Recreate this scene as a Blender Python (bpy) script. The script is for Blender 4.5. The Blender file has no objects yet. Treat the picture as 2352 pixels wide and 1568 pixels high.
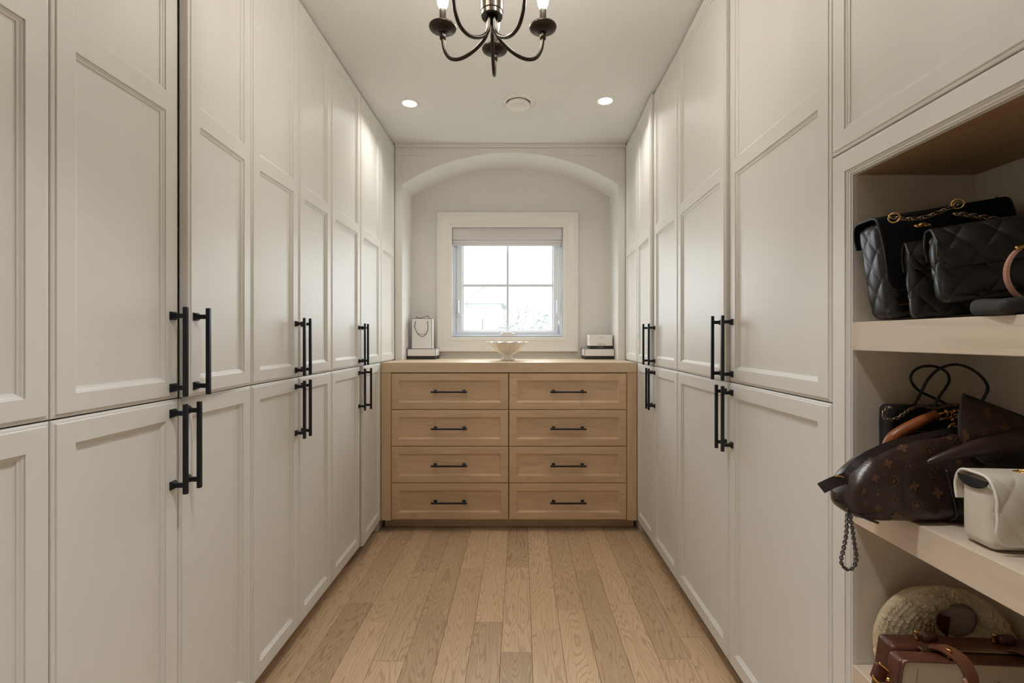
import bpy, bmesh, math, random
from mathutils import Vector, Matrix, Euler, noise
random.seed(7)
S = bpy.context.scene
C = S.collection
PI = math.pi
R = math.radians

# ------------------------------------------------------------------ camera, world, light
EYE = 1.285                       # camera height
FPX = 1100.0                      # focal length in pixels of the 2352 px wide frame
VX, VY = 1195.0, 776.0            # where the room's long axis vanishes in the photograph
cam_d = bpy.data.cameras.new('camera')
cam = bpy.data.objects.new('camera', cam_d); C.objects.link(cam)
cam.location = (0, 0, EYE); cam.rotation_euler = (R(90), 0, 0)
cam_d.sensor_width = 36; cam_d.lens = FPX/2352*36
cam_d.shift_x = -(VX-1176)/2352; cam_d.shift_y = (VY-784)/2352
cam_d.clip_start = .02
S.camera = cam

w = bpy.data.worlds.new('world'); S.world = w; w.use_nodes = True
SKY_STRENGTH = 7.7
bgn = w.node_tree.nodes['Background']
bgn.inputs[0].default_value = (.90, .95, 1.0, 1); bgn.inputs[1].default_value = SKY_STRENGTH

S.view_settings.view_transform = 'Standard'; S.view_settings.look = 'None'
S.view_settings.gamma = 1; S.view_settings.use_curve_mapping = False
S.view_settings.exposure = 0.60
POT_POWER = 1.9
NEAR_FILL_POWER = 4.8
BULB_STRENGTH = 72.0

# room figures (metres; X right, Y along the room, Z up)
XL, XR = -.925, .775              # door faces on the two sides
CEIL = 2.715
YCH = 3.18                        # front of the drawer chest
YAR = 3.533                       # front of the arched surround
YBK = 3.86                        # wall with the window
TOP = EYE-.163                    # counter height, line between upper and lower doors
XM = (XL+XR)/2

def at(px, py, Y):                # photo pixel at a known depth -> point
    return Vector(((px-VX)*Y/FPX, Y, EYE-(py-VY)*Y/FPX))

# ------------------------------------------------------------------ materials
def mat(name):
    m = bpy.data.materials.new(name); m.use_nodes = True
    return m, m.node_tree, m.node_tree.nodes['Principled BSDF']
def node(t, kind, **kw):
    n = t.nodes.new(kind)
    for k, v in kw.items(): setattr(n, k, v)
    return n
def simple(name, col, rough=.5, metal=0, bump=0, bscale=200, spec=.5, vary=0, vscale=8, sheen=0):
    m, t, b = mat(name)
    b.inputs['Base Color'].default_value = (*col, 1); b.inputs['Roughness'].default_value = rough
    b.inputs['Metallic'].default_value = metal; b.inputs['Specular IOR Level'].default_value = spec
    if sheen: b.inputs['Sheen Weight'].default_value = sheen
    tc = node(t, 'ShaderNodeTexCoord')
    if bump:
        n = node(t, 'ShaderNodeTexNoise'); n.inputs['Scale'].default_value = bscale; n.inputs['Detail'].default_value = 3
        t.links.new(tc.outputs['Object'], n.inputs['Vector'])
        bp = node(t, 'ShaderNodeBump'); bp.inputs['Strength'].default_value = bump; bp.inputs['Distance'].default_value = .002
        t.links.new(n.outputs['Fac'], bp.inputs['Height']); t.links.new(bp.outputs['Normal'], b.inputs['Normal'])
    if vary:
        n = node(t, 'ShaderNodeTexNoise'); n.inputs['Scale'].default_value = vscale
        t.links.new(tc.outputs['Object'], n.inputs['Vector'])
        r = node(t, 'ShaderNodeValToRGB')
        r.color_ramp.elements[0].position = .3; r.color_ramp.elements[1].position = .7
        r.color_ramp.elements[0].color = (*[c*(1-vary) for c in col], 1)
        r.color_ramp.elements[1].color = (*[min(1, c*(1+vary)) for c in col], 1)
        t.links.new(n.outputs['Fac'], r.inputs['Fac']); t.links.new(r.outputs['Color'], b.inputs['Base Color'])
    return m
def wood(name, cols, axis='Y', tone=.18, line=.5, rough=.42, freq=9.0, rings=1.0):
    """oak: contour lines of a stretched noise give the cathedral grain, fine streaks the pores"""
    m, t, b = mat(name); L = t.links.new
    tc = node(t, 'ShaderNodeTexCoord'); oi = node(t, 'ShaderNodeObjectInfo')
    mul = node(t, 'ShaderNodeVectorMath', operation='MULTIPLY'); mul.inputs[1].default_value = (37, 61, 23)
    comb = node(t, 'ShaderNodeCombineXYZ')
    for i in range(3): L(oi.outputs['Random'], comb.inputs[i])
    L(comb.outputs[0], mul.inputs[0])
    add = node(t, 'ShaderNodeVectorMath', operation='ADD'); L(tc.outputs['Object'], add.inputs[0]); L(mul.outputs[0], add.inputs[1])
    def stretched(across, along):
        mp = node(t, 'ShaderNodeMapping')
        sc = [across]*3; sc['XYZ'.index(axis)] = along
        mp.inputs['Scale'].default_value = sc; L(add.outputs[0], mp.inputs['Vector']); return mp
    n1 = node(t, 'ShaderNodeTexNoise'); n1.inputs['Scale'].default_value = 1; n1.inputs['Detail'].default_value = 2.2; n1.inputs['Roughness'].default_value = .45
    L(stretched(freq, freq*.12).outputs[0], n1.inputs['Vector'])
    mm = node(t, 'ShaderNodeMath', operation='MULTIPLY'); mm.inputs[1].default_value = 95*rings; L(n1.outputs['Fac'], mm.inputs[0])
    sn = node(t, 'ShaderNodeMath', operation='SINE'); L(mm.outputs[0], sn.inputs[0])
    r1 = node(t, 'ShaderNodeMapRange'); r1.inputs['From Min'].default_value = .25; r1.inputs['From Max'].default_value = 1
    L(sn.outputs[0], r1.inputs['Value'])
    n2 = node(t, 'ShaderNodeTexNoise'); n2.inputs['Scale'].default_value = 1; n2.inputs['Detail'].default_value = 3
    L(stretched(330, 7).outputs[0], n2.inputs['Vector'])
    n3 = node(t, 'ShaderNodeTexNoise'); n3.inputs['Scale'].default_value = 1; n3.inputs['Detail'].default_value = 2
    L(stretched(5, 1.6).outputs[0], n3.inputs['Vector'])
    mx1 = node(t, 'ShaderNodeMix', data_type='RGBA'); mx1.inputs[6].default_value = (*cols[0], 1); mx1.inputs[7].default_value = (*cols[1], 1)
    L(n3.outputs['Fac'], mx1.inputs[0])
    fa = node(t, 'ShaderNodeMath', operation='MULTIPLY'); L(r1.outputs[0], fa.inputs[0]); L(n2.outputs['Fac'], fa.inputs[1])
    fb = node(t, 'ShaderNodeMath', operation='MULTIPLY'); fb.inputs[1].default_value = line*1.6; L(fa.outputs[0], fb.inputs[0])
    mx2 = node(t, 'ShaderNodeMix', data_type='RGBA'); mx2.inputs[7].default_value = (*cols[2], 1)
    L(fb.outputs[0], mx2.inputs[0]); L(mx1.outputs[2], mx2.inputs[6])
    st = node(t, 'ShaderNodeMapRange'); st.inputs['From Min'].default_value = .52; st.inputs['From Max'].default_value = .85; st.inputs['To Max'].default_value = .55*line+.1
    L(n2.outputs['Fac'], st.inputs['Value'])
    mx3 = node(t, 'ShaderNodeMix', data_type='RGBA'); mx3.inputs[7].default_value = (*cols[2], 1)
    L(st.outputs[0], mx3.inputs[0]); L(mx2.outputs[2], mx3.inputs[6])
    hs = node(t, 'ShaderNodeHueSaturation')
    vr = node(t, 'ShaderNodeMapRange'); vr.inputs['To Min'].default_value = 1-tone; vr.inputs['To Max'].default_value = 1+tone
    L(oi.outputs['Random'], vr.inputs['Value']); L(vr.outputs[0], hs.inputs['Value']); L(mx3.outputs[2], hs.inputs['Color'])
    L(hs.outputs['Color'], b.inputs['Base Color'])
    b.inputs['Roughness'].default_value = rough
    bp = node(t, 'ShaderNodeBump'); bp.inputs['Strength'].default_value = .12; bp.inputs['Distance'].default_value = .001
    L(n2.outputs['Fac'], bp.inputs['Height']); L(bp.outputs['Normal'], b.inputs['Normal'])
    return m
def emit(name, col, s):
    m, t, b = mat(name)
    b.inputs['Base Color'].default_value = (*col, 1)
    b.inputs['Emission Color'].default_value = (*col, 1); b.inputs['Emission Strength'].default_value = s
    return m

M = {}
M['paint'] = simple('cream_satin_paint', (.735, .716, .678), .46, bump=.03, bscale=350)
M['wall'] = simple('matt_wall_paint', (.74, .725, .69), .75, bump=.05, bscale=260)
M['ceiling'] = simple('ceiling_paint', (.80, .785, .765), .8, bump=.04, bscale=220)
M['trim'] = simple('white_trim_paint', (.83, .81, .77), .4)
M['niche'] = simple('cabinet_interior', (.72, .645, .54), .6, bump=.04, bscale=120)
M['vinyl'] = simple('white_window_vinyl', (.74, .77, .82), .35)
M['shade'] = simple('woven_shade_fabric', (.70, .67, .67), .85, bump=.3, bscale=500)
M['black'] = simple('black_metal', (.012, .013, .018), .38, metal=.3, spec=.5, bump=.05, bscale=400)
M['bronze'] = simple('dark_bronze_metal', (.05, .042, .034), .33, metal=.85)
M['gap'] = simple('dark_gap', (.02, .018, .015), .9)
M['plank'] = wood('oak_floor', [(.63, .455, .29), (.55, .38, .228), (.33, .20, .105)], 'Y', .20, .62, .38, 10, 1.7)
M['oak_x'] = wood('oak_drawer', [(.70, .50, .33), (.64, .445, .28), (.45, .29, .165)], 'X', .05, .3, .42, 7, .6)
M['oak_z'] = wood('oak_stile', [(.68, .50, .315), (.62, .45, .27), (.45, .30, .17)], 'Z', .04, .28, .42, 7, .5)
M['oak_top'] = wood('oak_counter', [(.67, .52, .35), (.62, .47, .31), (.45, .32, .2)], 'X', .02, .25, .38, 7, .5)
M['oak_shelf'] = wood('oak_shelf', [(.66, .545, .43), (.60, .49, .375), (.44, .34, .245)], 'Y', .03, .3, .45, 7, .4)
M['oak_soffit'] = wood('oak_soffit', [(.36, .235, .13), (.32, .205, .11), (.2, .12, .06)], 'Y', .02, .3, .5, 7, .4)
M['white_paper'] = simple('white_paper', (.82, .80, .77), .45)
M['black_paper'] = simple('black_paper', (.02, .02, .022), .45)
M['ceramic'] = simple('cream_ceramic', (.84, .80, .74), .22)
M['black_leather'] = simple('black_quilted_leather', (.012, .0105, .0098), .36, bump=.07, bscale=900, spec=.4)
M['black_velvet'] = simple('black_suede', (.007, .0065, .007), .85, bump=.4, bscale=420, spec=.15)
M['dark_cloth'] = simple('dark_folded_cloth', (.018, .016, .015), .7, bump=.3, bscale=300)
M['gold'] = simple('gold_metal', (.75, .47, .17), .25, metal=1)
M['gunmetal'] = simple('aged_gold_chain', (.33, .26, .19), .3, metal=1)
M['steel_chain'] = simple('dark_silver_chain', (.16, .15, .15), .3, metal=1)
M['pink_leather'] = simple('natural_pink_leather', (.50, .27, .20), .5, bump=.1, bscale=300)
M['tan_leather'] = simple('tan_leather', (.24, .068, .017), .36, bump=.05, bscale=200, vary=.18, vscale=25)
M['canvas'] = simple('brown_coated_canvas', (.032, .0185, .014), .29, bump=.12, bscale=700, vary=.2, vscale=12)
M['canvas_trim'] = simple('dark_canvas_edge', (.017, .012, .011), .35, bump=.1)
M['print'] = simple('monogram_print_ink', (.088, .042, .020), .34)
M['cream_leather'] = simple('cream_leather', (.66, .60, .50), .42, bump=.06, bscale=240)
M['cream_piping'] = simple('pale_piping', (.74, .70, .62), .4)
M['brown_leather'] = simple('chestnut_leather', (.095, .031, .017), .36, bump=.05, bscale=200, vary=.2, vscale=14)
M['strap_leather'] = simple('brown_strap_leather', (.15, .055, .024), .4, vary=.15, vscale=20)
M['soffit'] = simple('white_arch_paint', (.84, .83, .81), .7)
M['beige_canvas'] = simple('beige_woven_canvas', (.42, .35, .25), .75, bump=.15, bscale=900)
M['sequin'] = simple('cream_sequins', (.66, .55, .38), .35, vary=.12, vscale=60)
M['straw'] = simple('cream_crochet', (.60, .48, .31), .8, bump=.6, bscale=260)
M['tissue'] = simple('grey_tissue_paper', (.42, .38, .36), .7, bump=.2, bscale=60)
M['ink'] = simple('brown_stamp_ink', (.15, .115, .085), .6)
M['grey_ink'] = simple('grey_print', (.55, .54, .52), .6)
M['bulb'] = emit('lit_bulb', (1, .93, .82), BULB_STRENGTH)
M['pot'] = emit('lit_downlight', (1, .94, .86), 6)
M['siding'] = simple('pale_siding', (.20, .2, .195), .8)
M['roof'] = simple('pale_roof', (.12, .12, .12), .9)
M['leaf'] = simple('tree_leaves', (.22, .235, .17), .9, vary=.3, vscale=2)
M['bark'] = simple('tree_bark', (.2, .15, .11), .9)
M['ground'] = simple('lawn', (.15, .17, .1), .95)
M['outpane'] = simple('outdoor_window_glass', (.14, .15, .16), .1)
M['cable'] = simple('cable_black', (.05, .05, .05), .6)
# window glass: clear with a faint reflection
def glass():
    m = bpy.data.materials.new('window_glass'); m.use_nodes = True; t = m.node_tree; t.nodes.clear()
    o = node(t, 'ShaderNodeOutputMaterial'); mx = node(t, 'ShaderNodeMixShader')
    tr = node(t, 'ShaderNodeBsdfTransparent'); tr.inputs[0].default_value = (.96, .975, .97, 1)
    gl = node(t, 'ShaderNodeBsdfGlossy'); gl.inputs['Roughness'].default_value = .02
    mx.inputs[0].default_value = .06
    t.links.new(tr.outputs[0], mx.inputs[1]); t.links.new(gl.outputs[0], mx.inputs[2]); t.links.new(mx.outputs[0], o.inputs[0])
    return m
def screen():                     # fine insect mesh: lets most light by, glows a little in daylight
    m = bpy.data.materials.new('insect_mesh'); m.use_nodes = True; t = m.node_tree; t.nodes.clear()
    o = node(t, 'ShaderNodeOutputMaterial'); mx = node(t, 'ShaderNodeMixShader')
    tr = node(t, 'ShaderNodeBsdfTransparent'); tl = node(t, 'ShaderNodeBsdfTranslucent')
    tl.inputs[0].default_value = (.85, .86, .87, 1); mx.inputs[0].default_value = .12
    t.links.new(tr.outputs[0], mx.inputs[1]); t.links.new(tl.outputs[0], mx.inputs[2]); t.links.new(mx.outputs[0], o.inputs[0])
    return m
M['glass'] = glass(); M['screen'] = screen()

# ------------------------------------------------------------------ mesh helpers
class MB:
    def __init__(s): s.v = []; s.f = []
    def add(s, vs, fs):
        o = len(s.v); s.v += [tuple(p) for p in vs]; s.f += [tuple(i+o for i in f) for f in fs]; return s
    def box(s, x0, x1, y0, y1, z0, z1):
        return s.add([(x0,y0,z0),(x1,y0,z0),(x1,y1,z0),(x0,y1,z0),(x0,y0,z1),(x1,y0,z1),(x1,y1,z1),(x0,y1,z1)],
                     [(0,3,2,1),(4,5,6,7),(0,1,5,4),(1,2,6,5),(2,3,7,6),(3,0,4,7)])
    def frustum(s, c, ax, half0, half1, l):          # square frustum from c along unit axis ax
        ax = Vector(ax); a = Vector((0,0,1)) if abs(ax.z) < .9 else Vector((1,0,0)); b = ax.cross(a); c = Vector(c)
        vs = [c+a*i*half0+b*j*half0 for i,j in ((-1,-1),(1,-1),(1,1),(-1,1))] + [c+ax*l+a*i*half1+b*j*half1 for i,j in ((-1,-1),(1,-1),(1,1),(-1,1))]
        return s.add(vs, [(0,1,2,3),(7,6,5,4),(0,4,5,1),(1,5,6,2),(2,6,7,3),(3,7,4,0)])
    def tube(s, pts, r, n=10, closed=False, cap=True, flat=1.0):
        pts = [Vector(p) for p in pts]; k = len(pts); rs = r if isinstance(r, (list, tuple)) else [r]*k
        o = len(s.v); up = None
        for i, p in enumerate(pts):
            d = (pts[(i+1) % k]-pts[i-1]) if closed else (pts[min(i+1,k-1)]-pts[max(i-1,0)])
            d.normalize()
            if up is None:
                up = Vector((0,0,1)) if abs(d.z) < .9 else Vector((1,0,0))
            a = (up-d*up.dot(d)).normalized(); b = d.cross(a); up = a
            for j in range(n):
                t = 2*PI*j/n; s.v.append(tuple(p+a*math.cos(t)*rs[i]*flat+b*math.sin(t)*rs[i]))
        m = k if closed else k-1
        for i in range(m):
            for j in range(n):
                a0 = o+i*n+j; a1 = o+i*n+(j+1)%n; b0 = o+((i+1)%k)*n+j; b1 = o+((i+1)%k)*n+(j+1)%n
                s.f.append((a0,b0,b1,a1))
        if cap and not closed:
            s.f.append(tuple(o+j for j in range(n))); s.f.append(tuple(o+(k-1)*n+j for j in reversed(range(n))))
        return s
    def lathe(s, prof, n=32, c=(0,0,0), mod=None):   # prof: (r, z) list
        o = len(s.v); k = len(prof)
        for r, z in prof:
            for j in range(n):
                t = 2*PI*j/n; rr, zz = (r, z) if not mod else mod(r, z, t)
                s.v.append((c[0]+rr*math.cos(t), c[1]+rr*math.sin(t), c[2]+zz))
        for i in range(k-1):
            for j in range(n):
                s.f.append((o+i*n+j, o+i*n+(j+1)%n, o+(i+1)*n+(j+1)%n, o+(i+1)*n+j))
        return s
    def rings(s, loops, close_last=False, flip=False): # list of equal-length vertex loops
        o = len(s.v); n = len(loops[0])
        for l in loops: s.v += [tuple(p) for p in l]
        for i in range(len(loops)-1):
            for j in range(n):
                q = (o+i*n+j, o+i*n+(j+1)%n, o+(i+1)*n+(j+1)%n, o+(i+1)*n+j)
                s.f.append(q[::-1] if flip else q)
        if close_last:
            q = tuple(o+(len(loops)-1)*n+j for j in range(n)); s.f.append(q[::-1] if flip else q)
        return s
    def grid(s, fn, nu, nv):
        o = len(s.v)
        for i in range(nu+1):
            for j in range(nv+1): s.v.append(tuple(fn(i/nu, j/nv)))
        for i in range(nu):
            for j in range(nv):
                a = o+i*(nv+1)+j; s.f.append((a, a+nv+1, a+nv+2, a+1))
        return s
    def ribbon(s, pts, wdir, width, th):             # flat strap with thickness along a path
        pts = [Vector(p) for p in pts]; k = len(pts); o = len(s.v)
        ws = width if isinstance(width, (list, tuple)) else [width]*k
        for i, p in enumerate(pts):
            d = (pts[min(i+1,k-1)]-pts[max(i-1,0)]).normalized()
            wd = Vector(wdir[i] if isinstance(wdir, list) else wdir); wd = (wd-d*wd.dot(d)).normalized(); nn = d.cross(wd)
            for a, b in ((-.5,-.5),(.5,-.5),(.5,.5),(-.5,.5)): s.v.append(tuple(p+wd*a*ws[i]+nn*b*th))
        for i in range(k-1):
            for j in range(4): s.f.append((o+i*4+j, o+i*4+(j+1)%4, o+i*4+4+(j+1)%4, o+i*4+4+j))
        s.f.append((o+3,o+2,o+1,o)); e = o+(k-1)*4; s.f.append((e,e+1,e+2,e+3)); return s
    def chain(s, pts, l=.012, r=.0014, wid=.5, n1=10, n2=5):
        pts = smooth_path(pts, 8); d = [0]
        for a, b in zip(pts, pts[1:]): d.append(d[-1]+(b-a).length)
        step = l*.62; cnt = int(d[-1]/step)
        for q in range(cnt+1):
            t = q*step; i = 0
            while i < len(d)-2 and d[i+1] < t: i += 1
            f = (t-d[i])/max(1e-9, d[i+1]-d[i]); p = pts[i].lerp(pts[i+1], f); dr = (pts[i+1]-pts[i]).normalized()
            a = Vector((0,0,1)) if abs(dr.z) < .8 else Vector((1,0,0)); a = (a-dr*a.dot(dr)).normalized(); b = dr.cross(a)
            ang = R(45 if q % 2 else -45); e = a*math.cos(ang)+b*math.sin(ang)
            s.tube([p+dr*math.cos(2*PI*k/n1)*l*.5+e*math.sin(2*PI*k/n1)*l*.5*wid for k in range(n1)], r, n2, closed=True)
        return s
    def obj(s, name, m, parent=None, smooth=False, solid=0, bevel=0):
        me = bpy.data.meshes.new(name); me.from_pydata(s.v, [], s.f); me.update()
        bm = bmesh.new(); bm.from_mesh(me); bmesh.ops.recalc_face_normals(bm, faces=bm.faces); bm.to_mesh(me); bm.free()
        if m: me.materials.append(M[m] if isinstance(m, str) else m)
        if smooth:
            me.polygons.foreach_set('use_smooth', [True]*len(me.polygons))
            if smooth == 'auto': me.set_sharp_from_angle(angle=R(40))
        o = bpy.data.objects.new(name, me); C.objects.link(o)
        if parent: o.parent = parent
        if solid:
            md = o.modifiers.new('solid', 'SOLIDIFY'); md.thickness = solid; md.offset = 0
        if bevel:
            md = o.modifiers.new('bevel', 'BEVEL'); md.width = bevel; md.segments = 2; md.limit_method = 'ANGLE'
        return o
def smooth_path(pts, sub=6, closed=False):
    pts = [Vector(p) for p in pts]; n = len(pts); out = []
    rng = n if closed else n-1
    for i in range(rng):
        if closed: p0, p1, p2, p3 = pts[i-1], pts[i], pts[(i+1)%n], pts[(i+2)%n]
        else: p0, p1, p2, p3 = pts[max(i-1,0)], pts[i], pts[i+1], pts[min(i+2,n-1)]
        for k in range(sub):
            t = k/sub; out.append(.5*((2*p1)+(p2-p0)*t+(2*p0-5*p1+4*p2-p3)*t*t+(3*p1-p0-3*p2+p3)*t**3))
    if not closed: out.append(pts[-1])
    return out
def tag(o, label, cat, group=None):
    o['label'] = label; o['category'] = cat
    if group: o['group'] = group
    return o
def thing(name, label, cat, loc=(0,0,0), rot=(0,0,0), group=None):
    o = bpy.data.objects.new(name, None); C.objects.link(o); o.empty_display_size = .1
    o.location = loc; o.rotation_euler = rot
    return tag(o, label, cat, group)
def struct(o, label=None):
    o['kind'] = 'structure'
    if label: o['label'] = label
    return o
def text(name, s, size, m, parent, loc, rot=(R(90),0,0), spacing=1.0, ext=.0002):
    cu = bpy.data.curves.new(name, 'FONT'); cu.body = s; cu.size = size; cu.align_x = 'CENTER'; cu.align_y = 'CENTER'
    cu.space_character = spacing; cu.extrude = ext; cu.resolution_u = 3
    tmp = bpy.data.objects.new(name+'_tmp', cu); C.objects.link(tmp)
    me = bpy.data.meshes.new_from_object(tmp.evaluated_get(bpy.context.evaluated_depsgraph_get()))
    bpy.data.objects.remove(tmp); bpy.data.curves.remove(cu)
    me.name = name; me.materials.clear(); me.materials.append(M[m])
    o = bpy.data.objects.new(name, me); C.objects.link(o); o.parent = parent; o.location = loc; o.rotation_euler = rot
    return o

# ------------------------------------------------------------------ room shell
XWL, XWR, YNEAR = XL-.62, XR+.62, -2.2
fl = MB().box(XWL, XWR, YNEAR, YBK+.2, -.05, -.012).obj('floor', 'gap'); struct(fl, 'light oak plank floor')
PW = .127; E0 = -.079
def zy(py): return FPX*EYE/(py-VY)
joints = {0:[1302,1497], 1:[1445], 2:[1400], 3:[1310], 4:[1386], 5:[1513], 6:[1463], -1:[1427], -2:[1305], -3:[1413], -4:[1313,1517],
          -5:[1428], -6:[1239,1384], -7:[1473], 7:[1350], -8:[1300]}
for k in range(-8, 8):
    x0 = E0+PW*k; x1 = x0+PW
    js = sorted([zy(p) for p in joints[k]])
    far = js[-1]+1.25 if js[-1] < 2.6 else YBK+.1
    ys = [js[0]-1.5-random.random()*.4]+js
    while ys[-1] < 3.45: ys.append(min(ys[-1]+1.1+random.random()*.5, 3.5))
    while ys[0] > YNEAR: ys.insert(0, max(ys[0]-1.3-random.random()*.5, YNEAR))
    for y0, y1 in zip(ys, ys[1:]):
        g = .0005; b = .0009
        if y1-y0 < .03: continue
        mb = MB(); xm, ym = (x0+x1)/2, (y0+y1)/2; hw, hl = (x1-x0)/2-g, (y1-y0)/2-g
        def rect(i, z): return [(-hw+i,-hl+i,z),(hw-i,-hl+i,z),(hw-i,hl-i,z),(-hw+i,hl-i,z)]
        mb.rings([rect(0,-.012), rect(0,-b), rect(b,0)], close_last=True)
        p = mb.obj('plank', 'plank', fl); p.location = (xm, ym, 0)
struct(MB().box(XWL, XWR, YNEAR, YBK+.2, CEIL, CEIL+.1).obj('ceiling', 'ceiling'), 'smooth warm white ceiling')
struct(MB().box(XWL-.1, XWL, YNEAR, YBK+.2, 0, CEIL).obj('wall_left', 'wall'))
struct(MB().box(XWR, XWR+.1, YNEAR, YBK+.2, 0, CEIL).obj('wall_right', 'wall'))
struct(MB().box(XWL-.1, XWR+.1, YNEAR-.1, YNEAR, 0, CEIL).obj('wall_near', 'wall'))
# wall with the window opening
WX0, WX1, WZ0, WZ1 = -.549, .340, EYE+.0105, EYE+.888
mb = MB()
for y in (YBK, YBK+.2): pass
def rc(x0, x1, z0, z1, y): return [(x0,y,z0),(x1,y,z0),(x1,y,z1),(x0,y,z1)]
mb.rings([rc(XWL,XWR,0,CEIL,YBK+.2), rc(XWL,XWR,0,CEIL,YBK), rc(WX0,WX1,WZ0,WZ1,YBK), rc(WX0,WX1,WZ0,WZ1,YBK+.2), rc(XWL,XWR,0,CEIL,YBK+.2)])
struct(mb.obj('wall_back', 'wall'), 'plain wall of the window niche')

# arched surround in front of the niche
AHW = .796; ASP = EYE+1.133; ARISE = .234; ARAD = (AHW**2+ARISE**2)/(2*ARISE); ACZ = ASP+ARISE-ARAD
NA = 40
def arch_pts(y, hw=AHW, n=NA):
    a0 = math.asin(hw/ARAD)
    return [(XM+ARAD*math.sin(-a0+2*a0*i/n), y, ACZ+ARAD*math.cos(-a0+2*a0*i/n)) for i in range(n+1)]
tr = bpy.data.objects.new('trim_1', None); C.objects.link(tr); struct(tr, 'cream arched surround framing the window niche')
mb = MB()
ap = arch_pts(YAR); ab = arch_pts(YBK)
full = [(XM-AHW, YAR, TOP)]+ap+[(XM+AHW, YAR, TOP)]; fb = [(XM-AHW, YBK, TOP)]+ab+[(XM+AHW, YBK, TOP)]
o = len(mb.v); n = len(full); mb.v += full+fb; mb.f += [(o+i, o+i+1, o+n+i+1, o+n+i) for i in range(n-1)]
intr = mb.obj('arch_lining', 'soffit', tr)
for p in intr.data.polygons: p.use_smooth = True
mb = MB()
topz = CEIL
for i in range(NA):
    a, b = ap[i], ap[i+1]
    mb.add([a, b, (b[0],YAR,topz), (a[0],YAR,topz)], [(0,1,2,3)])
for s, xe in ((-1, XL), (1, XR)):
    xa = XM+s*AHW
    mb.add([(xa,YAR,TOP),(xe,YAR,TOP),(xe,YAR,topz),(xa,YAR,topz)], [(0,1,2,3)])
mb.obj('arch_face', 'paint', tr)
# raised stiles and header, their inner edge cut by the arch
def za(x):
    d = x-XM
    return ACZ+math.sqrt(max(ARAD**2-d*d, 0)) if abs(d) < AHW else TOP
T = .004; SW = .058
for s in (-1, 1):
    xe = XL if s < 0 else XR; xi = XM+s*(AHW+.002-.0)
    MB().box(min(xe,xi), max(xe,xi), YAR-T, YAR, TOP, CEIL-.03).obj('stile', 'paint', tr, bevel=.0008)
zb, zt = EYE+1.345, CEIL-.03
mb = MB(); N = 60; fr = []; bk = []
xs = [XM-AHW+2*AHW*i/N for i in range(N+1)]
loop = [(x, max(zb, za(x)+.0)) for x in xs]
for i in range(N):
    (xa, z1), (xb, z2) = loop[i], loop[i+1]
    mb.add([(xa,YAR-T,z1),(xb,YAR-T,z2),(xb,YAR-T,zt),(xa,YAR-T,zt),(xa,YAR,z1),(xb,YAR,z2)], [(0,1,2,3),(0,4,5,1)])
mb.obj('header_rail', 'paint', tr)
MB().box(XL, XR, YAR-.012, YAR, CEIL-.028, CEIL).obj('top_moulding', 'paint', tr, bevel=.003)

# ------------------------------------------------------------------ window
win = bpy.data.objects.new('window_1', None); C.objects.link(win); struct(win, 'white four-pane casement window with wide moulded casing')
def ring_prof(mb, x0, x1, z0, z1, prof, y0):   # prof: (inset from outer edge, height towards the room)
    mb.rings([rc(x0+t, x1-t, z0+t, z1-t, y0-h) for t, h in prof]); return mb
CX0, CX1, CZ0, CZ1 = -.667, .463, EYE-.109, EYE+1.007
cw = .1175
mb = ring_prof(MB(), CX0, CX1, CZ0, CZ1, [(0,0),(0,.026),(.003,.028),(.013,.028),(.016,.021),(.026,.02),(.03,.0165),(.085,.0145),(.089,.017),(.097,.017),(.1,.013),(.1125,.012),(.1155,.009),(cw,.009),(cw,-.012)], YBK)
mb.obj('casing', 'trim', win)
mb = MB().rings([rc(WX0+.002,WX1-.002,WZ0+.002,WZ1-.002,YBK-.002), rc(WX0+.002,WX1-.002,WZ0+.002,WZ1-.002,YBK+.2)]); mb.obj('jamb', 'vinyl', win)
mb = ring_prof(MB(), WX0, WX1, WZ0, WZ1, [(0,-.05),(0,-.03),(.02,-.03),(.02,-.045),(.028,-.045),(.028,-.09)], YBK+.02); mb.obj('window_frame', 'vinyl', win)
ys = YBK+.06
SX0, SX1, SZ0, SZ1 = WX0+.03, WX1-.03, WZ0+.022, WZ1-.022
GX0, GX1, GZ0, GZ1 = -.461, .257, EYE+.07, EYE+.80
mb = MB().rings([rc(SX0,SX1,SZ0,SZ1,ys+.045), rc(SX0,SX1,SZ0,SZ1,ys), rc(GX0-.016,GX1+.016,GZ0-.014,GZ1+.014,ys), rc(GX0-.013,GX1+.013,GZ0-.011,GZ1+.011,ys+.006), rc(GX0-.004,GX1+.004,GZ0-.004,GZ1+.004,ys+.009), rc(GX0,GX1,GZ0,GZ1,ys+.016), rc(GX0,GX1,GZ0,GZ1,ys+.045)])
sash = mb.obj('sash', 'vinyl', win)
mx, mz, mw = -.1036, EYE+.431, .011
MB().box(mx-mw, mx+mw, ys+.012, ys+.022, GZ0, GZ1).obj('muntin', 'vinyl', sash, bevel=.003)
MB().box(GX0, GX1, ys+.0125, ys+.0215, mz-mw, mz+mw).obj('muntin', 'vinyl', sash, bevel=.003)
for xa, xb in ((GX0, mx), (mx, GX1)):
    for za_, zb_ in ((GZ0, mz), (mz, GZ1)):
        MB().box(xa, xb, ys+.024, ys+.027, za_, zb_).obj('pane', 'glass', sash)
MB().add(rc(GX0-.01, GX1+.01, GZ0-.01, GZ1+.01, ys+.05), [(0,1,2,3)]).obj('insect_screen', 'screen', win)
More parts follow.
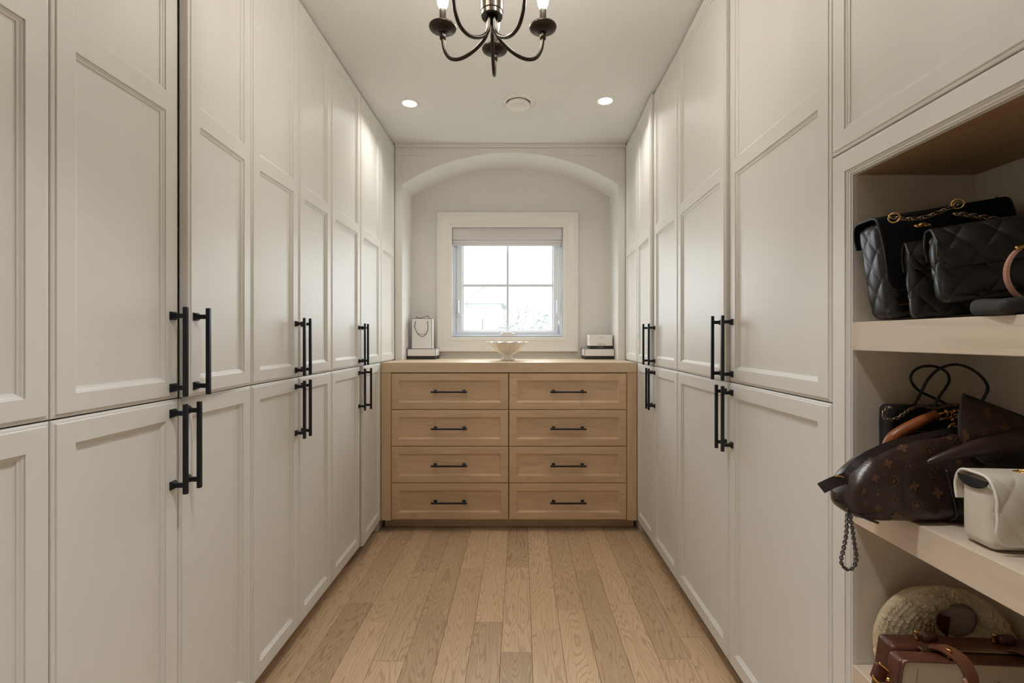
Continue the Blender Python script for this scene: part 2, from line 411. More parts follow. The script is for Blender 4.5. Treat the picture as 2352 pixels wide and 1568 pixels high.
for x, in ((-.505,), (.301,)):
    p = at(0, 722, YBK).z; q = at(0, 692, YBK).z
    mb = MB().box(x-.012, x+.012, ys-.012, ys, p-.012, p+.03); mb.tube(smooth_path([(x,ys-.01,p+.012),(x,ys-.024,p+.035),(x,ys-.026,p+.07),(x,ys-.018,q+.012)]), .007, 8)
    mb.obj('latch_lever', 'vinyl', sash, smooth=False)
cx = -.1036
mb = MB(); prof = [(-.068,0),(-.066,.02),(-.055,.03),(-.02,.036),(.02,.036),(.055,.03),(.066,.02),(.068,0)]
base = [(cx+a, b) for a, b in prof]; zc = WZ0+.002
mb.rings([[(x, ys-.045, zc+z*.9) for x, z in base], [(x, ys-.01, zc+z) for x, z in base]])
mb.f.append(tuple(range(8)))
mb.tube(smooth_path([(cx-.05,ys-.046,zc+.012),(cx-.03,ys-.052,zc+.03),(cx+.02,ys-.052,zc+.034),(cx+.05,ys-.046,zc+.016)]), .005, 8)
mb.obj('crank_handle', 'trim', win)

# shade
sh = thing('roman_shade', 'pale woven roman shade folded up at the top of the window', 'window shade', (XM, YBK-.0, EYE+.74))
def loc(o, root): o.location = -root.location
rx0, rx1 = WX0+.004, WX1-.004
y0 = YBK+.002
o = MB().box(rx0, rx1, y0+.004, y0+.045, WZ1-.02, WZ1-.002).obj('head_rail', 'trim', sh); loc(o, sh)
def fold(u, v):     # valance with a soft belly
    return (rx0+(rx1-rx0)*u, y0-.004*math.sin(PI*v)-.001+.0015*math.sin(u*23), WZ1-.012-.085*v)
o = MB().grid(fold, 30, 6).obj('shade_fabric', 'shade', sh, smooth=True, solid=.003); loc(o, sh)
for i, (zt_, zb_, d) in enumerate(((.094, .118, .012), (.112, .134, .02), (.118, .142, .03))):
    def f2(u, v, zt_=zt_, zb_=zb_, d=d): return (rx0+(rx1-rx0)*u, y0+d-.004*math.sin(PI*v), WZ1-zt_-(zb_-zt_)*v)
    o = MB().grid(f2, 20, 4).obj('fabric_fold', 'shade', sh, smooth=True, solid=.003); loc(o, sh)
mb = MB().tube([(WX1-.022,y0+.012,WZ1-.1),(WX1-.024,y0+.012,WZ0+.2),(WX1-.021,y0+.012,WZ0+.13)], .0022, 6)
mb.tube([(WX1-.030,y0+.014,WZ1-.1),(WX1-.034,y0+.014,WZ0+.3),(WX1-.026,y0+.013,WZ0+.13)], .0018, 6)
mb.lathe([(.001,.035),(.006,.03),(.010,.012),(.011,0),(.001,-.002)], 12, (WX1-.023, y0+.012, WZ0+.1))
o = mb.obj('pull_cord', 'trim', sh); loc(o, sh)

# ------------------------------------------------------------------ panelled doors
OUT = [(.0,.020),(0,.0065),(.0012,.0045),(.004,.0035),(.0075,.0032),(.0085,.0005),(.0095,0)]           # outer edge: inset, depth
INN = [(0,0),(.0006,.0032),(.0035,.004),(.0060,.0062),(.0095,.0075),(.0100,.0098),(.0130,.0104),(.0135,.0150)]
def panel_front(w, h, openings, th=.020, out=OUT, inn=INN, back=True):
    """frame of a panelled front. local: x 0..w, z 0..h, face at y=0 looking -y"""
    mb = MB()
    def r(x0, x1, z0, z1, d): return [(x0,d,z0),(x1,d,z0),(x1,d,z1),(x0,d,z1)]
    mb.rings([r(i, w-i, i, h-i, d*th/.020 if d == .020 else d) for i, d in out])
    e = out[-1][0]
    xs = sorted({e, w-e}|{o[0] for o in openings}|{o[1] for o in openings}); zs = sorted({e, h-e}|{o[2] for o in openings}|{o[3] for o in openings})
    for xa, xb in zip(xs, xs[1:]):
        for za_, zb_ in zip(zs, zs[1:]):
            cxm, czm = (xa+xb)/2, (za_+zb_)/2
            if any(o[0] < cxm < o[1] and o[2] < czm < o[3] for o in openings): continue
            mb.add(r(xa, xb, za_, zb_, 0), [(0,1,2,3)])
    for o in openings:
        mb.rings([r(o[0]+t, o[1]-t, o[2]+t, o[3]-t, d) for t, d in inn])
    if back: mb.add(r(0, w, 0, h, th), [(0,3,2,1)])
    return mb
def add_panels(door, openings, m, inset=.012, d=.0106):
    for o in openings:
        MB().box(o[0]+inset, o[1]-inset, d, d+.006, o[2]+inset, o[3]-inset).obj('panel', m, door)
def handle_mesh(L=.239, cc=.191, so=.035, bt=.0055):
    mb = MB(); y = -so; e = .0012
    sq = lambda z, q: [(-q,y-bt if q==bt else y-bt+e,z),(q,y-bt if q==bt else y-bt+e,z),(q,y+bt,z),(-q,y+bt,z)]
    def oct_(z, k):
        a = bt*k; c = .0016
        return [(-a+c,y-a,z),(a-c,y-a,z),(a,y-a+c,z),(a,y+a-c,z),(a-c,y+a,z),(-a+c,y+a,z),(-a,y+a-c,z),(-a,y-a+c,z)]
    ls = [oct_(-L/2,.8), oct_(-L/2+.001,1), oct_(L/2-.001,1), oct_(L/2,.8)]
    o = len(mb.v); mb.rings(ls, close_last=True); mb.f.append(tuple(reversed(range(o, o+8))))
    for s in (-1, 1):
        z = s*cc/2
        mb.frustum((0,0,z), (0,-1,0), .011, .011, .003)
        mb.frustum((0,-.003,z), (0,-1,0), .0105, .0055, .009)
        mb.box(-.0045, .0045, y, -.010, z-.006, z+.006)
    return mb
_hm = handle_mesh().obj('handle', 'black'); HM = _hm.data; bpy.data.objects.remove(_hm)
def add_handle(door, x, z, horizontal=False):
    o = bpy.data.objects.new('handle', HM); C.objects.link(o); o.parent = door; o.location = (x, 0, z)
    if horizontal: o.rotation_euler = (0, R(90), 0)
    o['label'] = 'slim black metal bar pull on two square posts'
    return o
ST = .049
GAPD = .0015
ZD0, ZD1 = EYE-1.207, CEIL-.010
def place_door(root, side, ya, yb, z0, z1, ops, handle=None, ajar=0, m='paint'):
    """side -1: left run facing +X, +1: right run facing -X; ya<yb along the room; handle: 'near'/'far' edge"""
    wd = yb-ya-2*GAPD; h = z1-z0
    openings = [(ST, wd-ST, a-z0, b-z0) for a, b in ops]
    d = panel_front(wd, h, openings, th=.026 if ajar > 3 else .020).obj('door', m, root)
    add_panels(d, openings, m)
    # local x runs away from the camera on the left, towards it on the right
    if side < 0:
        base, x0y = R(90), ya+GAPD
        hinge_x = wd if handle == 'near' else 0
        P = Vector((XL, x0y, z0)); dirx = Vector((0,1,0))
        ang = base+(R(ajar) if handle == 'far' else -R(ajar))*(-1)
    else:
        base, x0y = R(-90), yb-GAPD
        hinge_x = 0 if handle == 'near' else wd
        P = Vector((XR, x0y, z0)); dirx = Vector((0,-1,0))
        ang = base+(R(ajar) if handle == 'far' else -R(ajar))
    if ajar:
        H = P+dirx*hinge_x
        if side < 0 and handle == 'near':   ang = base+R(ajar)*1
        if side < 0 and handle == 'far':    ang = base-R(ajar)
        if side > 0 and handle == 'near':   ang = base-R(ajar)
        if side > 0 and handle == 'far':    ang = base+R(ajar)
        P = H-Vector((math.cos(ang), math.sin(ang), 0))*hinge_x
    d.location = P-Vector(root.location); d.rotation_euler = (0, 0, ang)
    if handle:
        near = handle == 'near'
        hx = (.026 if near else wd-.026) if side < 0 else (wd-.026 if near else .026)
        hz = (EYE-.0367 if z0 > .5 else EYE-.2955)-z0
        add_handle(d, hx, hz)
    return d
UP = [(EYE-.1144, EYE+.595), (EYE+.647, EYE+1.367)]
LO = [(EYE-1.149, EYE-.2175)]
def wardrobe(label, side, y0, y1, y2, ajar=(0,0,0,0), first_handles=True):
    root = thing('wardrobe_cabinet', label, 'wardrobe', ((XL-.3) if side < 0 else (XR+.3), (y0+y2)/2, 0), group='cream wardrobes along both sides')
    xf = XL-.028 if side < 0 else XR+.028; xb = XWL+.002 if side < 0 else XWR-.002
    L = Vector(root.location)
    b = MB().box(min(xf,xb), max(xf,xb), y0+.0008, y2-.0008, ZD0, CEIL-.0015)
    o = b.obj('body', 'paint', root); o.location = -L
    xk = XL-.085 if side < 0 else XR+.085
    o = MB().box(min(xk,xb), max(xk,xb), y0+.0008, y2-.0008, .001, ZD0).obj('toe_kick', 'paint', root); o.location = -L
    for q, (ya, yb, hd) in enumerate(((y0, y1, 'far'), (y1, y2, 'near'))):
        place_door(root, side, ya, yb, TOP+.0015, ZD1, UP, hd, ajar[q])
        place_door(root, side, ya, yb, ZD0, TOP-.0015, LO, hd, ajar[q+2])
    return root
wardrobe('tall cream panelled wardrobe directly across from the open handbag shelves', -1, .246, .596, .946)
wardrobe('tall cream wardrobe with one upper door standing clearly ajar', -1, .946, 1.301, 1.651, ajar=(0,4.1,0,0))
wardrobe('tall cream wardrobe with narrow doors all shut, facing the wide-door wardrobe', -1, 1.651, 2.003, 2.349)
wardrobe('tall cream wardrobe beside the drawer chest on its shopping-bag side', -1, 2.349, 2.773, YCH, ajar=(0,0,0,2.6))
wardrobe('tall cream wardrobe with extra wide doors beside the open handbag shelves', 1, 1.197, 1.780, 2.362, ajar=(0,1.5,0,0))
wardrobe('tall cream wardrobe beside the drawer chest on its stacked gift-box side', 1, 2.362, 2.786, YCH, ajar=(0,2.6,0,0))
for side, lab in ((-1, 'narrow cream upper cabinet by the arch, above the shopping-bag end of the counter'), (1, 'narrow cream upper cabinet by the arch, above the gift-box end of the counter')):
    root = thing('upper_cabinet', lab, 'cabinet', (XL-.3 if side < 0 else XR+.3, (YCH+YAR)/2, 0))
    xf = XL-.021 if side < 0 else XR+.021; xb = XWL+.002 if side < 0 else XWR-.002
    o = MB().box(min(xf,xb), max(xf,xb), YCH+.001, YAR-.001, .001, CEIL-.0015).obj('body', 'paint', root); o.location = -Vector(root.location)
    place_door(root, side, YCH, YAR-.002, TOP+.0015, ZD1, UP)

# ------------------------------------------------------------------ open shelf unit
SY0, SY1, SXB = .34, 1.197, 1.075
su = thing('shelf_unit', 'cream open shelf unit with thick oak shelves holding the handbags', 'shelving', (XR+.15, (SY0+SY1)/2, 0))
L = Vector(su.location)
def part(mb, name, m, root, **k):
    o = mb.obj(name, m, root, **k); o.location = -Vector(root.location); return o
ZF1 = EYE+.449; wd = SY1-SY0-2*GAPD
fo = [(ST+.002, wd-ST, .06, ZF1-.0015-ZD0-.049)]
inn2 = [(0,0),(.0006,.0032),(.0035,.004),(.0060,.0062),(.0095,.0075),(.0100,.0098),(.0130,.0104),(.0135,.022)]
f = panel_front(wd, ZF1-.0015-ZD0, fo, inn=inn2, back=False).obj('face_frame', 'paint', su)
f.location = Vector((XR, SY1-GAPD, ZD0))-L; f.rotation_euler = (0,0,R(-90))
yi = SY1-GAPD-ST-.002-.0135          # inner face of the opening
xf = XR+.021
ztop = ZF1-.0015-.049-.0135
part(MB().box(xf, SXB, yi, SY1-.001, ZD0, ZF1), 'side_panel', 'niche', su)
part(MB().box(xf, SXB, SY0, SY0+.06, ZD0, ZF1), 'side_panel', 'niche', su)
part(MB().box(SXB, SXB+.02, SY0, SY1-.001, ZD0, ZF1), 'back_panel', 'niche', su)
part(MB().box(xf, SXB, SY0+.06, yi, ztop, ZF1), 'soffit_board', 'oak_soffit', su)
part(MB().box(xf, SXB, SY0+.06, yi, ZD0, ZD0+.06), 'base_board', 'niche', su)
part(MB().box(xf, XWR-.002, SY0, SY1-.001, ZF1, CEIL-.0015), 'upper_body', 'paint', su)
part(MB().box(SXB+.02, XWR-.002, SY0, SY1-.001, .001, ZF1), 'rear_body', 'paint', su)
part(MB().box(XR+.085, SXB+.02, SY0, SY1-.001, .001, ZD0), 'toe_kick', 'paint', su)
SH = [EYE+.037, EYE-.368, EYE-.770]
for z in SH:
    o = MB().box(xf-.012, SXB-.0005, SY0+.061, yi-.0005, z-.066, z).obj('shelf', 'oak_shelf', su, bevel=.0015); o.location = -L
p = at(2290, 455, 1.0); p = p*(SXB/p.x) if False else Vector((SXB, SXB*FPX/(2290-VX), 0)); p.z = EYE+(VY-455)*p.y/FPX
o = MB().lathe([(.0005,.002),(.0028,.0018),(.003,0)], 12).obj('shelf_pin_hole', 'gap', su); o.rotation_euler = (0, R(-90), 0); o.location = p-L
d = place_door(su, 1, SY0, SY1, ZF1+.0015, ZD1, [(ZF1+.0015+ST, EYE+1.367)])

# ------------------------------------------------------------------ drawer chest and counter
CXA, CXB = XL+.001, XR-.001
ch = thing('drawer_chest', 'built-in oak chest of eight drawers under the window', 'drawers', (XM, (YCH+YBK)/2, 0))
DX = [(-.858, -.0785), (-.0755, .708)]
ZT = TOP-.066
part(MB().box(CXA, CXB, YCH+.021, YBK-.002, ZD0, ZT-.001), 'carcass', 'gap', ch)
part(MB().box(CXA, CXB, YCH+.09, YBK-.05, .001, ZD0-.001), 'toe_kick', 'oak_x', ch)
part(MB().box(CXA, DX[0][0]-.002, YCH, YCH+.0205, ZD0-.004, ZT-.001), 'stile', 'oak_z', ch, bevel=.0006)
part(MB().box(DX[1][1]+.002, CXB, YCH, YCH+.0205, ZD0-.004, ZT-.001), 'stile', 'oak_z', ch, bevel=.0006)
RH = (ZT-.004-ZD0)/4
OUTD = [(.0,.020),(0,.004),(.0015,.0025),(.005,.002),(.006,0)]
for (xa, xb) in DX:
    for r in range(4):
        z0 = ZD0+RH*r+.0015; h = RH-.003; wd = xb-xa-.002
        ops = [(.048, wd-.048, .047, h-.047)]
        d = panel_front(wd, h, ops, out=OUTD).obj('drawer', 'oak_x', ch)
        add_panels(d, ops, 'oak_x')
        d.location = Vector((xa+.001, YCH-.0005, z0))-Vector(ch.location)
        add_handle(d, wd/2-.0, h/2, True)
ct = MB().box(CXA, CXB, YCH-.003-YBK, -.0005, -.066, 0).obj('countertop', 'oak_top', bevel=.0015)
ct.location = (0, YBK, TOP)
tag(ct, 'thick pale oak countertop across the window niche', 'countertop')

# ------------------------------------------------------------------ ceiling fittings
def downlight(x, y, label, power):
    t = thing('downlight', label, 'ceiling light', (x, y, CEIL), group='recessed downlights in the ceiling')
    MB().lathe([(.056,0),(.055,-.004),(.047,-.0055),(.042,-.003),(.041,-.0005)], 40).obj('trim_ring', 'trim', t, smooth=True)
    MB().lathe([(.042,-.0012),(.02,-.0024),(.0005,-.0026)], 40).obj('lens', 'pot', t, smooth=True)
    l = bpy.data.lights.new('downlight_lamp', 'AREA'); l.shape = 'DISK'; l.size = .075; l.energy = power; l.color = (1, .965, .91); l.spread = R(132)
    o = bpy.data.objects.new('lamp', l); C.objects.link(o); o.parent = t; o.location = (0, 0, -.007)
downlight(-.674, 2.918, 'small recessed downlight on the shopping-bag side of the round vent', POT_POWER)
downlight(.512, 2.886, 'small recessed downlight on the gift-box side of the round vent', POT_POWER)
def added_fill_light(y, label):       # added fill lamp, out of view; narrow beam lifts near floor and lower doors
    t = thing('downlight', label, 'ceiling light', (XM, y, CEIL), group='added fill lights at the entrance end')
    MB().lathe([(.105,0),(.104,-.004),(.094,-.006),(.088,-.003),(.086,-.0005)], 48).obj('trim_ring', 'trim', t, smooth=True)
    MB().lathe([(.088,-.0012),(.04,-.0024),(.0005,-.0026)], 48).obj('lens', 'pot', t, smooth=True)
    l = bpy.data.lights.new('downlight_lamp', 'AREA'); l.shape = 'DISK'; l.size = .16; l.energy = NEAR_FILL_POWER; l.color = (.97, .985, 1); l.spread = R(82)
    o = bpy.data.objects.new('lamp', l); C.objects.link(o); o.parent = t; o.location = (0, 0, -.008)
added_fill_light(.75, 'added unseen fill light in the ceiling by the handbag shelves')
added_fill_light(-.30, 'added unseen fill light in the ceiling at the entrance end')
v = thing('ceiling_vent', 'round white air vent in the ceiling between two downlights', 'vent', (-.012, 2.90, CEIL))
MB().lathe([(.100,0),(.099,-.006),(.09,-.010),(.078,-.012),(.072,-.010),(.070,-.002)], 48).obj('vent_ring', 'trim', v, smooth=True)
MB().lathe([(.066,-.010),(.074,-.024),(.073,-.028),(.064,-.031),(.05,-.030),(.048,-.028),(.0005,-.029)], 48).obj('vent_disc', 'trim', v, smooth=True)
MB().lathe([(.069,-.001),(.0005,-.001)], 32).obj('vent_throat', 'gap', v)
MB().tube([(0,0,-.001),(0,0,-.028)], .012, 12).obj('vent_stem', 'trim', v)

# chandelier
CHX, CHY, CHB = -.086, 1.45, EYE+.956
cd = thing('chandelier', 'dark bronze five-arm candle chandelier with lit bulbs', 'chandelier', (CHX, CHY, CHB))
MB().lathe([(.006,.082),(.014,.080),(.029,.078),(.0335,.075),(.0345,.072),(.0345,.030),(.033,.027),(.0325,.016),(.030,.012),(.006,.013)], 40).obj('hub', 'bronze', cd, smooth=False)
MB().tube([(0,0,.07),(0,0,CEIL-CHB-.02)], .0065, 12).obj('rod', 'bronze', cd, smooth=True)
MB().lathe([(.0005,CEIL-CHB-.035),(.02,CEIL-CHB-.034),(.05,CEIL-CHB-.02),(.06,CEIL-CHB-.004),(.06,CEIL-CHB)], 40).obj('canopy', 'bronze', cd, smooth=True)
prof = [(.012,.016),(.0135,-.012),(.02,-.04),(.045,-.066),(.08,-.086),(.112,-.0925),(.14,-.084),(.157,-.06),(.164,-.03),(.165,0),(.165,.004)]
for k in range(5):
    a = R(90+72*k); ca, sa = math.cos(a), math.sin(a)
    arm = MB().tube(smooth_path([(r*ca, r*sa, z) for r, z in prof], 6), .0056, 12).obj('arm', 'bronze', cd, smooth=True)
    MB().lathe([(.0062,-.022),(.0095,-.02),(.0095,-.004),(.0075,.0)], 20, (.165*ca, .165*sa, 0)).obj('ferrule', 'bronze', arm, smooth=True)
    MB().lathe([(.0075,-.001),(.015,.0),(.0155,.0035),(.022,.0055),(.034,.0085),(.0415,.0125),(.0430,.0165),(.0425,.0195),(.040,.0185),(.03,.013),(.012,.011)], 40, (.165*ca, .165*sa, 0)).obj('drip_pan', 'bronze', arm, smooth=True)
    MB().lathe([(.0105,.010),(.0105,.072),(.0095,.0735),(.0005,.074)], 24, (.165*ca, .165*sa, 0)).obj('candle_sleeve', 'bronze', arm, smooth=True)
    MB().lathe([(.008,.073),(.0105,.077),(.0155,.088),(.0175,.100),(.0165,.114),(.0125,.130),(.007,.144),(.003,.154),(.0005,.159)], 20, (.165*ca, .165*sa, 0)).obj('bulb', 'bulb', arm, smooth=True)

# ------------------------------------------------------------------ things on the counter
def outline_box(name, label, x0, x1, y0, y1, z0, hlid, hbase, cat='box'):
    t = thing(name, label, cat, ((x0+x1)/2, (y0+y1)/2, z0)); hx, hy = (x1-x0)/2, (y1-y0)/2; i = .004
    MB().box(-hx+i, hx-i, -hy+i, hy-i, 0, hbase+.01).obj('box_base', 'black_paper', t, bevel=.001)
    MB().box(-hx, hx, -hy, hy, hbase, hbase+hlid).obj('lid', 'white_paper', t, bevel=.001)
    e = .0022; mb = MB(); z1 = hbase+hlid
    for sx in (-1, 1):
        for sy in (-1, 1):
            mb.box(sx*hx-e/1.5, sx*hx+e/1.5, sy*hy-e/1.5, sy*hy+e/1.5, hbase, z1+.0008)
    for sy in (-1, 1): mb.box(-hx, hx, sy*hy-e/1.5, sy*hy+e/1.5, z1-e, z1+.0008)
    for sx in (-1, 1): mb.box(sx*hx-e/1.5, sx*hx+e/1.5, -hy, hy, z1-e, z1+.0008)
    mb.obj('edge_piping', 'black_paper', t)
    return t
YB0, YB1 = 3.655, 3.845
outline_box('gift_box', 'flat white box with black edges and black base under the paper shopping bag', -.862, -.647, YB0, YB1, TOP, .055, .026)
outline_box('gift_box', 'flat white box with black edges and black base under the smaller lettered box', .490, .718, YB0, YB1, TOP, .055, .026)
zb = TOP+.0818
t = thing('perfume_box', 'small white lettered box with black base stacked on a flat box', 'box', (.618, 3.745, zb))
MB().box(-.082, .082, -.065, .065, 0, .03).obj('box_base', 'black_paper', t, bevel=.001)
MB().box(-.09, .09, -.073, .073, .021, .105).obj('lid', 'white_paper', t, bevel=.004)
text('lettering', 'CHANEL', .0145, 'black_paper', t, (.003, -.0732, .034), spacing=1.15)
text('fine_print', 'N° 5  LE COFFRET', .007, 'grey_ink', t, (.003, -.0732, .083)) if False else None
mb = MB()
for z in (.075, .082, .089): mb.box(-.02, .022, -.0734, -.073, z, z+.0016)
mb.obj('fine_print', 'grey_ink', t)
MB().box(-.02, .022, -.0654, -.065, .008, .010).obj('base_lettering', 'grey_ink', t)
# shopping bag
bw, bh, bd = .158, .232, .075
t = thing('shopping_bag', 'white paper shopping bag with black cord handles and black edges', 'bag', (-.762, 3.745, zb))
mb = MB(); T = .0012
hx, hy = bw/2, bd/2
outer = lambda z: [(-hx,-hy,z),(hx,-hy,z),(hx,0-.0,z),(hx,hy,z),(-hx,hy,z),(-hx,0,z)]
def pinch(z):
    k = .010*max(0, (z-.05)/bh)
    return [(-hx,-hy,z),(hx,-hy,z),(hx-k,0,z),(hx,hy,z),(-hx,hy,z),(-hx+k,0,z)]
def inner(z): return [(x*(1-T/hx), y*(1-T/hy), z) for x, y, z in pinch(z)]
mb.rings([pinch(.0), pinch(.05), pinch(bh), inner(bh), inner(.05), inner(.003)], close_last=True); mb.f.append((0,1,2,3,4,5))
mb.obj('paper_body', 'white_paper', t)
e = .0014; mb = MB()
for sx in (-1, 1):
    for sy in (-1, 1): mb.box(sx*hx-e, sx*hx+e, sy*hy-e, sy*hy+e, 0, bh+.0005)
for sy in (-1, 1): mb.box(-hx, hx, sy*hy-e*.7, sy*hy+e*.7, bh-e, bh+.001)
mb.obj('edge_piping', 'black_paper', t)
MB().tube(smooth_path([(-.045,-hy-.002,bh-.02),(-.054,-hy-.004,bh-.045),(-.053,-hy-.006,bh-.07),(-.03,-hy-.007,bh-.115),(.003,-hy-.008,bh-.139),(.033,-hy-.007,bh-.12),(.049,-hy-.006,bh-.075),(.047,-hy-.004,bh-.045),(.042,-hy-.002,bh-.02)], 6), .0019, 8).obj('cord_handle', 'black_paper', t, smooth=True)
MB().tube(smooth_path([(-.058,hy-.004,bh-.02),(-.06,hy-.005,bh+.005),(-.05,hy-.008,bh+.016),(-.038,hy-.01,bh+.006),(-.01,hy-.015,bh+.008),(.02,hy-.02,bh+.02),(.035,hy-.02,bh+.022),(.047,hy-.012,bh+.01),(.05,hy-.005,bh-.02)], 6), .0019, 8).obj('cord_handle', 'black_paper', t, smooth=True)
text('lettering', 'CHANEL', .0155, 'black_paper', t, (.0, -hy-.0004, bh-.121), spacing=1.25)
# scalloped bowl
t = thing('pedestal_bowl', 'cream scalloped footed ceramic bowl in the middle of the counter', 'bowl', (-.093, 3.515, TOP))
NL = 12
def flute(r, z, th):
    k = max(0, (z-.045)/.085); a = abs(math.cos(th*NL/2+PI/4))
    return (r*(1+.10*k*(a-.6)), z+.006*k*k*(a-.5))
MB().lathe([(.0005,.0),(.048,.0),(.054,.003),(.053,.007),(.044,.011),(.041,.018),(.0395,.036),(.041,.044),(.055,.05),(.082,.066),(.103,.088),(.122,.112),(.146,.127),(.151,.131),(.148,.1335),(.138,.131),(.118,.117),(.099,.093),(.077,.071),(.05,.056),(.0005,.052)], 96, mod=flute).obj('bowl_body', 'ceramic', t, smooth=True)

# ------------------------------------------------------------------ handbags: shared builders
def rbox(w, d, h, nx, ny, nz, r, disp=None, post=None, bulge=(0,0,0)):
    """rounded soft box, x 0..w, y -d/2..d/2, z 0..h"""
    idx = {}; mb = MB()
    def vert(i, j, k):
        key = (i, j, k)
        if key in idx: return idx[key]
        p = Vector((w*i/nx-w/2, d*j/ny-d/2, h*k/nz-h/2))
        q = Vector((max(-w/2+r, min(w/2-r, p.x)), max(-d/2+r, min(d/2-r, p.y)), max(-h/2+r, min(h/2-r, p.z))))
        n = p-q; n = n.normalized() if n.length > 1e-9 else Vector((0,0,1)); p = q+n*r
        fx, fy, fz = 1-(2*p.x/w)**2, 1-(2*p.y/d)**2, 1-(2*p.z/h)**2
        p += Vector((n.x*bulge[0]*max(fy,0)*max(fz,0), n.y*bulge[1]*max(fx,0)*max(fz,0), n.z*bulge[2]*max(fx,0)*max(fy,0)))
        p += Vector((w/2, 0, h/2))
        if disp: p += n*disp(p, n)
        if post: p = post(p)
        idx[key] = len(mb.v); mb.v.append(tuple(p)); return idx[key]
    def face(fn, na, nb):
        for a in range(na):
            for b in range(nb): mb.f.append((vert(*fn(a,b)), vert(*fn(a+1,b)), vert(*fn(a+1,b+1)), vert(*fn(a,b+1))))
    face(lambda a,b: (a,0,b), nx, nz); face(lambda a,b: (a,ny,b), nx, nz)
    face(lambda a,b: (0,a,b), ny, nz); face(lambda a,b: (nx,a,b), ny, nz)
    face(lambda a,b: (a,b,0), nx, ny); face(lambda a,b: (a,b,nz), nx, ny)
    return mb
def quilt(u, v, p, amp):           # puffed diamonds between stitch lines
    a = abs(math.sin(PI*(u+v)/p)); b = abs(math.sin(PI*(u-v)/p))
    return amp*((a*b)**.32-.8)
def quilted_bag(label, loc, rot, W, D, H, leather, drop, pitch=.05, amp=.0034, flap_mat=None, flap_quilt=True, clasp=True, plain_gusset=False, piping=None, lean=None, cat='handbag'):
    t = thing('handbag', label, cat, loc, rot)
    def disp(p, n):
        if abs(n.y) > .6: return quilt(p.x, p.z*.8, pitch, amp)*min(1, (abs(n.y)-.6)/.3)
        if abs(n.x) > .6 and not plain_gusset: return quilt(p.y, p.z*.8+.01, pitch, amp)
        return 0
    rbox(W, D, H, 120, 30, 90, min(D*.3, .018), disp, bulge=(.004, .006, 0)).obj('bag_body', leather, t, smooth=True)
    # flap: from the back, over the top, down the front
    off = .006; rc_ = .018
    def flap(u, v):
        x = -.002+(W+.004)*u; e = min(x+.002, W+.002-x); rr = .022
        dr = drop-(rr-math.sqrt(max(0, rr*rr-(rr-min(e, rr))**2)))*.95
        path = [(D/2+off*.5, H-.05), (D/2+off, H-.02), (D/2-.006, H+off*.7), (0, H+off+.001), (-D/2+.008, H+off*.7), (-D/2-off*.8, H-.014), (-D/2-off-.006, H-dr*.55), (-D/2-off-.002, H-dr)]
        s = v*(len(path)-1); i = min(int(s), len(path)-2); f = s-i
        p0, p1, p2, p3 = path[max(i-1,0)], path[i], path[i+1], path[min(i+2,len(path)-1)]
        c = [.5*(2*p1[q]+(p2[q]-p0[q])*f+(2*p0[q]-5*p1[q]+4*p2[q]-p3[q])*f*f+(3*p1[q]-p0[q]-3*p2[q]+p3[q])*f**3) for q in (0,1)]
        dq = quilt(x, c[1]*.8-.01, pitch, amp) if flap_quilt and v > .55 else 0
        return (x, c[0]-dq, c[1])
    fm = MB().grid(flap, 110, 90).obj('flap', flap_mat or leather, t, smooth=True, solid=.004)
    ed = [flap(0, v/40) for v in range(41)]+[flap(u/40, 1) for u in range(1, 41)]+[flap(1, 1-v/40) for v in range(1, 41)]
    MB().tube(ed, .0028, 6).obj('flap_piping', piping or leather, fm, smooth=True)
    if clasp:
        c = flap(.5, .93); y = c[1]-.004
        mb = MB(); mb.tube([(c[0]-.012+.012*0, y, c[2]+.014),(c[0]+.012,y,c[2]+.014),(c[0]+.012,y,c[2]-.002),(c[0]-.012,y,c[2]-.002)], .0022, 8, closed=True)
        mb.box(c[0]-.004, c[0]+.004, y-.006, y+.002, c[2]+.000, c[2]+.012); mb.obj('turn_lock', 'gold', t)
    return t, flap
def wchain(root, pts, m, l=.012, r=.0013, name='chain', wid=.55):
    inv = root.matrix_basis.inverted()
    return MB().chain([inv @ Vector(p) for p in pts], l, r, wid).obj(name, m, root, smooth=True)
def wring(root, c, rad, m, tube=.0016, normal=(-.6,-.8,0)):
    inv = root.matrix_basis.inverted(); n = Vector(normal).normalized(); a = Vector((0,0,1)); a = (a-n*a.dot(n)).normalized(); b = n.cross(a); c = Vector(c)
    return MB().tube([inv @ (c+a*math.cos(2*PI*k/24)*rad+b*math.sin(2*PI*k/24)*rad) for k in range(24)], tube, 8, closed=True).obj('eyelet_ring', m, root, smooth=True)
Z1, Z2, Z3 = SH

# --- top shelf
b1, fl1 = quilted_bag('large black quilted handbag with gold chain threaded through two rings', (.800, 1.062, Z1+.002), (0, R(-8), R(-9)), .245, .088, .215, 'black_leather', .155, pitch=.052, amp=.0036, flap_mat='black_velvet', flap_quilt=False, clasp=False)
bpy.context.view_layer.update()
q0 = at(2054, 500, .985); q1 = at(2200, 468, .955)
wring(b1, q0, .0095, 'gold'); wring(b1, q1, .0095, 'gold')
wchain(b1, [q0, at(2085,503,.98), at(2120,500,.974), at(2150,490,.968), at(2180,478,.96), q1], 'gunmetal', .016, .0014)
wchain(b1, [at(2110,518,.97), at(2124,516,.97), at(2138,517,.97)], 'gold', .014, .0022)
MB().tube([(.012,-.048,.03),(.05,-.05,.028)], .002, 8).obj('zip_pull', 'gold', b1)
b3, _ = quilted_bag('small rounded black quilted bag squeezed between two larger black bags', (.797, .974, Z1+.003), (0, R(-4), R(-23)), .165, .029, .146, 'black_leather', .05, pitch=.045, amp=.0034, clasp=False)
